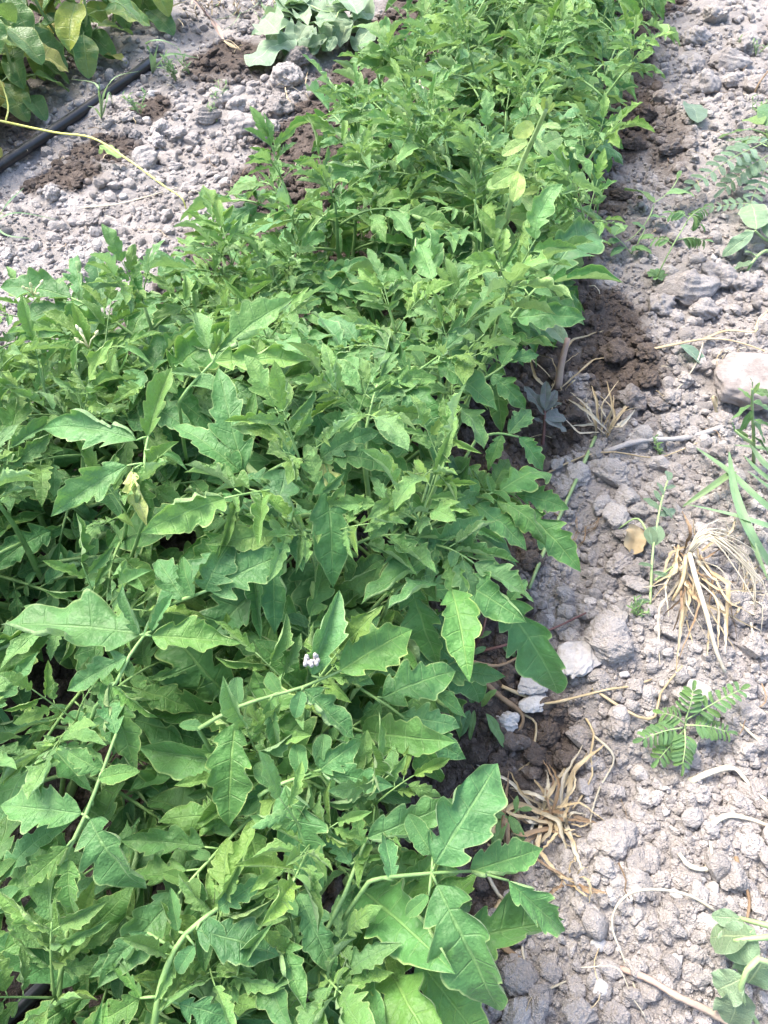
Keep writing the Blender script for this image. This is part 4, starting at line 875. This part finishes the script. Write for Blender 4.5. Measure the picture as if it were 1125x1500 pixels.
weed('reddish_weed', 'weed with reddish stems and small leaves under the hanging leaf', 'weed', (700, 960, 0), [[(690, 955, 0), (730, 948, .02), (800, 925, .025), (858, 898, .015)], [(690, 955, 0), (705, 930, .03), (712, 905, .04)], [(690, 960, 0), (670, 1000, .02), (648, 1010, .02)]], [(712, 948, .02, 690, 958, .02, .8, .1), (735, 946, .02, 755, 962, .01, .8, .1), (700, 935, .03, 720, 925, .03, .8, .3), (690, 1030, .02, 697, 1002, .04, .8, .3), (705, 1035, .02, 728, 1010, .04, .7, .6), (712, 1045, .02, 738, 1095, .008, .6, .8), (688, 1040, .02, 672, 1080, .01, .8, .1), (695, 1040, .02, 688, 1085, .01, .5, .9)], WEED, M_RED, .0022)

# ------------------------------------------------------------------ dry stalks, straw, roots
ST = lambda *q: [G(*p) for p in q]
flat_stalk('dry_stalk', 'long pale dry stalk lying above the grey fallen leaf', 'dry stalk', ST((935, 516, .01), (985, 505, .015), (1040, 496, .018), (1085, 502, .015), (1140, 522, .01)), .0075, M_STRAW)
flat_stalk('dry_stalk', 'dry stalk crossing upward from the long pale one', 'dry stalk', ST((1030, 497, .018), (1065, 484, .022), (1106, 486, .022), (1110, 470, .025), (1140, 440, .02)), .006, M_STRAW)
flat_stalk('dry_stalk', 'thin white stalk sloping from the grey fallen leaf to the clods', 'dry stalk', ST((1030, 502, .02), (1022, 528, .018), (1005, 555, .012), (983, 580, .008)), .003, M_WHITE)
flat_stalk('dry_stalk', 'bleached blade over the top of the large rock', 'dry stalk', ST((1080, 535, .02), (1105, 532, .04), (1145, 536, .045)), .007, M_WHITE)
flat_stalk('straw_piece', 'bent upright straw leaning against the large rock', 'straw', ST((1047, 620, .002), (1050, 605, .02), (1044, 582, .04), (1050, 585, .035), (1048, 615, .01)), .006, M_STRAW)
flat_stalk('dead_root', 'thick grey dead root lying across the soil below the dry tuft', 'root', ST((885, 662, .004), (940, 645, .010), (1000, 642, .012), (1050, 628, .012), (1078, 615, .008)), .011, M_GCHIP, .7, taper=.9)
flat_stalk('dead_root', 'thin tan root running from the row past the grey root', 'root', ST((800, 694, .004), (855, 668, .010), (900, 662, .010), (940, 669, .010), (975, 668, .008), (1030, 645, .010)), .0035, M_STRAW, .9)
flat_stalk('green_stem', 'straight pale green stem lying from the dry tuft down to the tomato leaves', 'stem', ST((872, 640, .012), (850, 690, .014), (825, 745, .012), (800, 800, .010), (775, 862, .008)), .006, M_PSTEM, .8, taper=.9)
flat_stalk('white_root', 'slender white root arching like a hook on open soil', 'root', ST((1048, 1334, .006), (1010, 1312, .02), (965, 1303, .026), (925, 1308, .024), (902, 1330, .018), (897, 1360, .012), (912, 1400, .008), (935, 1460, .004)), .0034, M_WHITE, .9, n=28)
flat_stalk('dry_stalk', 'thick tan dry stalk running toward the pale-stemmed weed', 'dry stalk', ST((908, 1418, .004), (950, 1434, .012), (990, 1458, .014), (1040, 1482, .014), (1090, 1512, .01)), .0065, M_PINK, .6, n=24, taper=1.25)
flat_stalk('dry_stalk', 'thick orange-brown dry stem coming out from under the row', 'dry stalk', ST((630, 938, .01), (660, 962, .018), (705, 995, .02), (735, 1022, .014), (762, 1042, .012), (766, 1058, .01), (755, 1075, .008), (738, 1080, .006)), .010, M_BROWN, .7, n=24, taper=.35)
flat_stalk('dry_stalk', 'second brown stem running along the thick orange-brown one', 'dry stalk', ST((640, 948, .02), (690, 968, .024), (730, 975, .018), (765, 960, .014)), .006, M_BROWN, .8)
flat_stalk('dry_stalk', 'wavy tan stalk reaching from the brown stem past the white crusts', 'dry stalk', ST((735, 1005, .012), (775, 1022, .012), (802, 1030, .012), (850, 1020, .012), (890, 1010, .008), (925, 1005, .006), (955, 995, .004)), .005, M_STRAW, .6, n=24)
flat_stalk('dry_stalk', 'thin tan stalk hanging from the wavy one between pebbles', 'dry stalk', ST((765, 1045, .008), (785, 1060, .008), (782, 1095, .008), (778, 1115, .006), (760, 1128, .004)), .004, M_STRAW, .8)
flat_stalk('dry_stalk', 'forked thin tan stem zigzagging down the open soil', 'dry stalk', ST((857, 1050, .006), (870, 1075, .01), (865, 1105, .01), (868, 1135, .008), (850, 1170, .008), (838, 1185, .006)), .0036, M_STRAW, .8)
flat_stalk('dry_stalk', 'jointed thin tan stem ending by the angular grey stone', 'dry stalk', ST((870, 1078, .01), (895, 1100, .01), (898, 1120, .01), (878, 1155, .01), (865, 1200, .01), (868, 1225, .006)), .0036, M_WHITE, .8)
flat_stalk('dry_stalk', 'tan twig curving from the legume seedling toward the crusts', 'dry stalk', ST((868, 1008, .006), (900, 1030, .01), (935, 1050, .012), (960, 1050, .012), (968, 1015, .012), (1000, 975, .016)), .005, M_STRAW, .6)
flat_stalk('dry_stalk', 'pale flat straw blade on open soil beyond the legume seedling', 'dry stalk', ST((1010, 1145, .006), (1045, 1130, .014), (1075, 1125, .014), (1095, 1145, .012), (1140, 1190, .006)), .009, M_WHITE, .35)
flat_stalk('dry_stalk', 'twisted white straw ending in a frayed fan', 'dry stalk', ST((1040, 1210, .006), (1065, 1195, .012), (1100, 1200, .012), (1140, 1215, .006)), .007, M_WHITE, .35)
flat_stalk('dry_stalk', 'curled white straw like a hook among small pebbles', 'dry stalk', ST((995, 1250, .01), (1010, 1268, .012), (1035, 1273, .012), (1043, 1255, .012), (1040, 1232, .008)), .006, M_WHITE, .5)
flat_stalk('dry_stalk', 'white root lying straight across the soil by the legume seedling', 'dry stalk', ST((1072, 1045, .006), (1095, 1070, .010), (1140, 1110, .006)), .005, M_WHITE, .9)
flat_stalk('dry_stalk', 'orange twig lying among clods below the frayed straw', 'dry stalk', ST((1078, 1255, .006), (1090, 1290, .01), (1098, 1320, .01), (1094, 1350, .006)), .005, M_BROWN, .8)
flat_stalk('dry_stalk', 'brown twig standing out of the pale soil up the path', 'dry stalk', ST((1104, 142, .0), (1112, 122, .03), (1130, 98, .05)), .007, M_BROWN, .8)
flat_stalk('dry_stalk', 'thin straw stem along the bottom of the outspread leaf', 'dry stalk', ST((700, 1250, .01), (730, 1310, .012), (768, 1340, .012), (765, 1385, .010), (775, 1430, .008), (795, 1450, .006), (830, 1437, .006)), .0045, M_WHITE, .8, n=24)
flat_stalk('dry_stalk', 'brown flat blade leaning on the crumbly clod', 'dry stalk', ST((735, 1385, .01), (760, 1405, .012), (788, 1432, .006)), .008, M_BROWN, .4)
flat_stalk('dry_stalk', 'pale straw under the tip of the outspread tomato leaf', 'dry stalk', ST((735, 1320, .012), (715, 1350, .014), (700, 1368, .01)), .007, M_STRAW, .5)
flat_stalk('dry_stalk', 'tan twig forking below the long hanging leaflet', 'dry stalk', ST((640, 1372, .01), (655, 1405, .012), (680, 1432, .010), (690, 1445, .004)), .0055, M_STRAW, .6)

def clump(name, label, base, n, tips, w=.006, mats=(M_STRAW,), lift=.03, cat='dry grass', roots=0):
    p = G(*base); root = thing(name, label, cat, p)
    for k in range(n):
        tx, ty = tips[k % len(tips)]; sp0 = 1.0 if n > 20 else .6; tx += U(-22, 22) * sp0; ty += U(-22, 22) * sp0; b_ = (base[0] + U(-22, 22) * sp0, base[1] + U(-18, 18) * sp0)
        f = lambda t, h: G(b_[0] + (tx - b_[0]) * t + U(-6, 6), b_[1] + (ty - b_[1]) * t + U(-6, 6), lift * h * U(.3, 1.0) + .004)
        kt = U(.3, .7); dx, dy = ty - b_[1], b_[0] - tx; ko = U(-.28, .28)
        K_ = G(b_[0] + (tx - b_[0]) * kt + dx * ko, b_[1] + (ty - b_[1]) * kt + dy * ko, lift * U(.3, 1.0) + .004); A_ = G(*b_, .004); E_ = G(tx, ty, U(.005, .014))
        sp_ = [A_.lerp(K_, q / 7) for q in range(7)] + [K_.lerp(A_, .06).lerp(K_.lerp(E_, .06), .5)] + [K_.lerp(E_, q / 8) for q in range(1, 9)]
        sg = U(-.006, .010); m = len(sp_)
        sp_ = [p_ + Vector((U(-.0008, .0008), U(-.0008, .0008), sg * math.sin(math.pi * q / (m - 1)))) for q, p_ in enumerate(sp_)]
        sp_ = [Vector((p_.x, p_.y, max(p_.z, hz(p_.x, p_.y) + .003))) for p_ in sp_]
        ww = w * U(.35, 1.0); mb = MB(); kk = [U(.75, 1.2) for _ in range(m)]; mb.ribbon(sp_, [ww * (.55 + .45 * min(1, 3 * i / m)) * (1 - .75 * (i / (m - 1)) ** 3) * kk[i] for i in range(m)], U(.2, .8), U(-1.3, 1.3)); mbpart('blade', mb, mats[k % len(mats)], root, sp_[0])
    return root
c1 = clump('dead_grass_tuft', 'dead straw tuft with brown sheath standing on damp soil at the row', (818, 565), 7, [(770, 512), (780, 500), (875, 492), (905, 515), (860, 520), (850, 560)], .006)
wstem(c1, ST((817, 568, 0), (822, 535, .04), (832, 495, .08)), .007, M_PINK); wleaf(c1, GREY, G(830, 505, .07), G(795, 470, .07), .8, .6)
clump('dead_grass_tuft', 'yellow dead grass tuft with many bent blades below the brown-sheathed one', (884, 632), 16, [(850, 570), (835, 620), (880, 560), (925, 605), (905, 570), (860, 590), (935, 595), (830, 585)], .0065, (M_STRAW, M_WHITE), .045)
c2 = clump('straw_tangle', 'big pulled straw tuft with white roots fanning out on the soil', (1008, 815), 34, [(1050, 965), (985, 975), (1000, 940), (1060, 930), (1090, 900), (960, 900), (1020, 890), (1100, 870), (975, 860), (1075, 960), (1010, 770), (1070, 775), (950, 880)], .0065, (M_STRAW, M_WHITE, M_STRAW, M_BROWN), .045)
for k in range(26):
    e = U(0, 1); tx, ty = 1060 + 50 * e + U(-10, 10), 775 + 90 * e * e + U(-15, 15)
    wstem(c2, ST((1008 + U(-3, 3), 813, .03), (1025 + 20 * e + U(-5, 5), 785 + U(-10, 8), .06), (tx, ty, .03), (tx + U(-5, 15), ty + U(20, 60), .006)), .0010, M_WHITE, 'root')
wstem(c2, ST((1010, 812, .04), (1020, 850, .05), (1035, 900, .04), (1048, 950, .02), (1062, 985, .008)), .0036, M_WHITE, n=20); wstem(c2, ST((1005, 815, .04), (1000, 850, .04), (985, 880, .02)), .003, M_STRAW)
clump('straw_clump', 'dry straw clump spreading over the soil beside the outspread leaf', (808, 1200), 44, [(870, 1090), (700, 1140), (880, 1200), (690, 1230), (850, 1280), (825, 1110), (790, 1130), (850, 1195), (760, 1150), (730, 1195), (840, 1240), (775, 1250), (865, 1215), (800, 1260), (720, 1165), (815, 1100), (745, 1130)], .0065, (M_STRAW, M_STRAW, M_WHITE, M_BROWN), .028)
clump('straw_bundle', 'upright bundle of tan straw stalks behind the small green seedling', (738, 1245), 9, [(730, 1150), (738, 1140), (745, 1165), (725, 1190)], .0065, (M_STRAW, M_BROWN), .03)
clump('straw_clump', 'thin brown straw wisps under the lower straw clump', (835, 1290), 12, [(780, 1230), (870, 1330), (800, 1310), (860, 1260), (900, 1310), (810, 1275)], .004, (M_BROWN, M_STRAW), .02)
clump('root_wisps', 'reddish brown dry root wisps beside the green stem', (855, 775), 9, [(830, 800), (845, 745), (875, 760), (850, 815), (870, 745)], .002, (M_BROWN,), .02, 'dry grass')
clump('root_wisps', 'pale dry root wisps above the large rock', (1070, 520), 14, [(1040, 540), (1090, 545), (1060, 555), (1085, 510), (1050, 525)], .002, (M_STRAW, M_WHITE), .02, 'dry grass')
clump('root_wisps', 'pale straw wisps beyond the big straw tuft', (1095, 880), 12, [(1125, 830), (1115, 930), (1070, 900), (1130, 890)], .004, (M_STRAW, M_WHITE), .02, 'dry grass')
clump('root_wisps', 'dry pale straw wisps beside the big clod left of the row', (430, 132), 9, [(405, 118), (445, 112), (415, 140), (440, 145)], .004, (M_WHITE, M_STRAW), .02, 'dry grass')
BITS = []
for k in range(12):
    ln = U(.015, .04) if k < 6 else U(.05, .10); cv = U(-.25, .25) * ln; ph = U(0, 6.28); mb = MB(); mm = 5 if k < 6 else 12; pts = []
    for q in range(mm):
        t = q / (mm - 1); pts.append(Vector((cv * math.sin(t * 3.14) + ln * .06 * math.sin(t * 9 + ph), ln * (t - .5), .004 * math.sin(t * 3.1) + U(0, .001))))
    r_ = U(.0009, .0014) if k < 6 else U(.0005, .0010); mb.tube(pts, [r_ * U(.8, 1.2) * (1 - .4 * q / mm) for q in range(mm)], 5, .6); BITS.append(mb.mesh('straw_bit', (M_STRAW, M_WHITE, M_BROWN)[k % 3]))
n = 0
while n < 150:
    y = U(-.05, 2.6); x = U(-1, 1) * (.5 + .4 * y); e = float(xr(y)) - x
    if not (e < .10 or e > .80): continue
    n += 1; o = part('straw_bit', BITS[n % 12], None, Matrix.Translation((x, y, hz(x, y) + .009)) @ Matrix.Rotation(U(0, 6.28), 4, 'Z') @ Matrix.Rotation(U(-.3, .3), 4, 'X'))
    tag(o, 'short bit of dry straw lying loose on the soil', 'straw', 'short bits of dry straw')
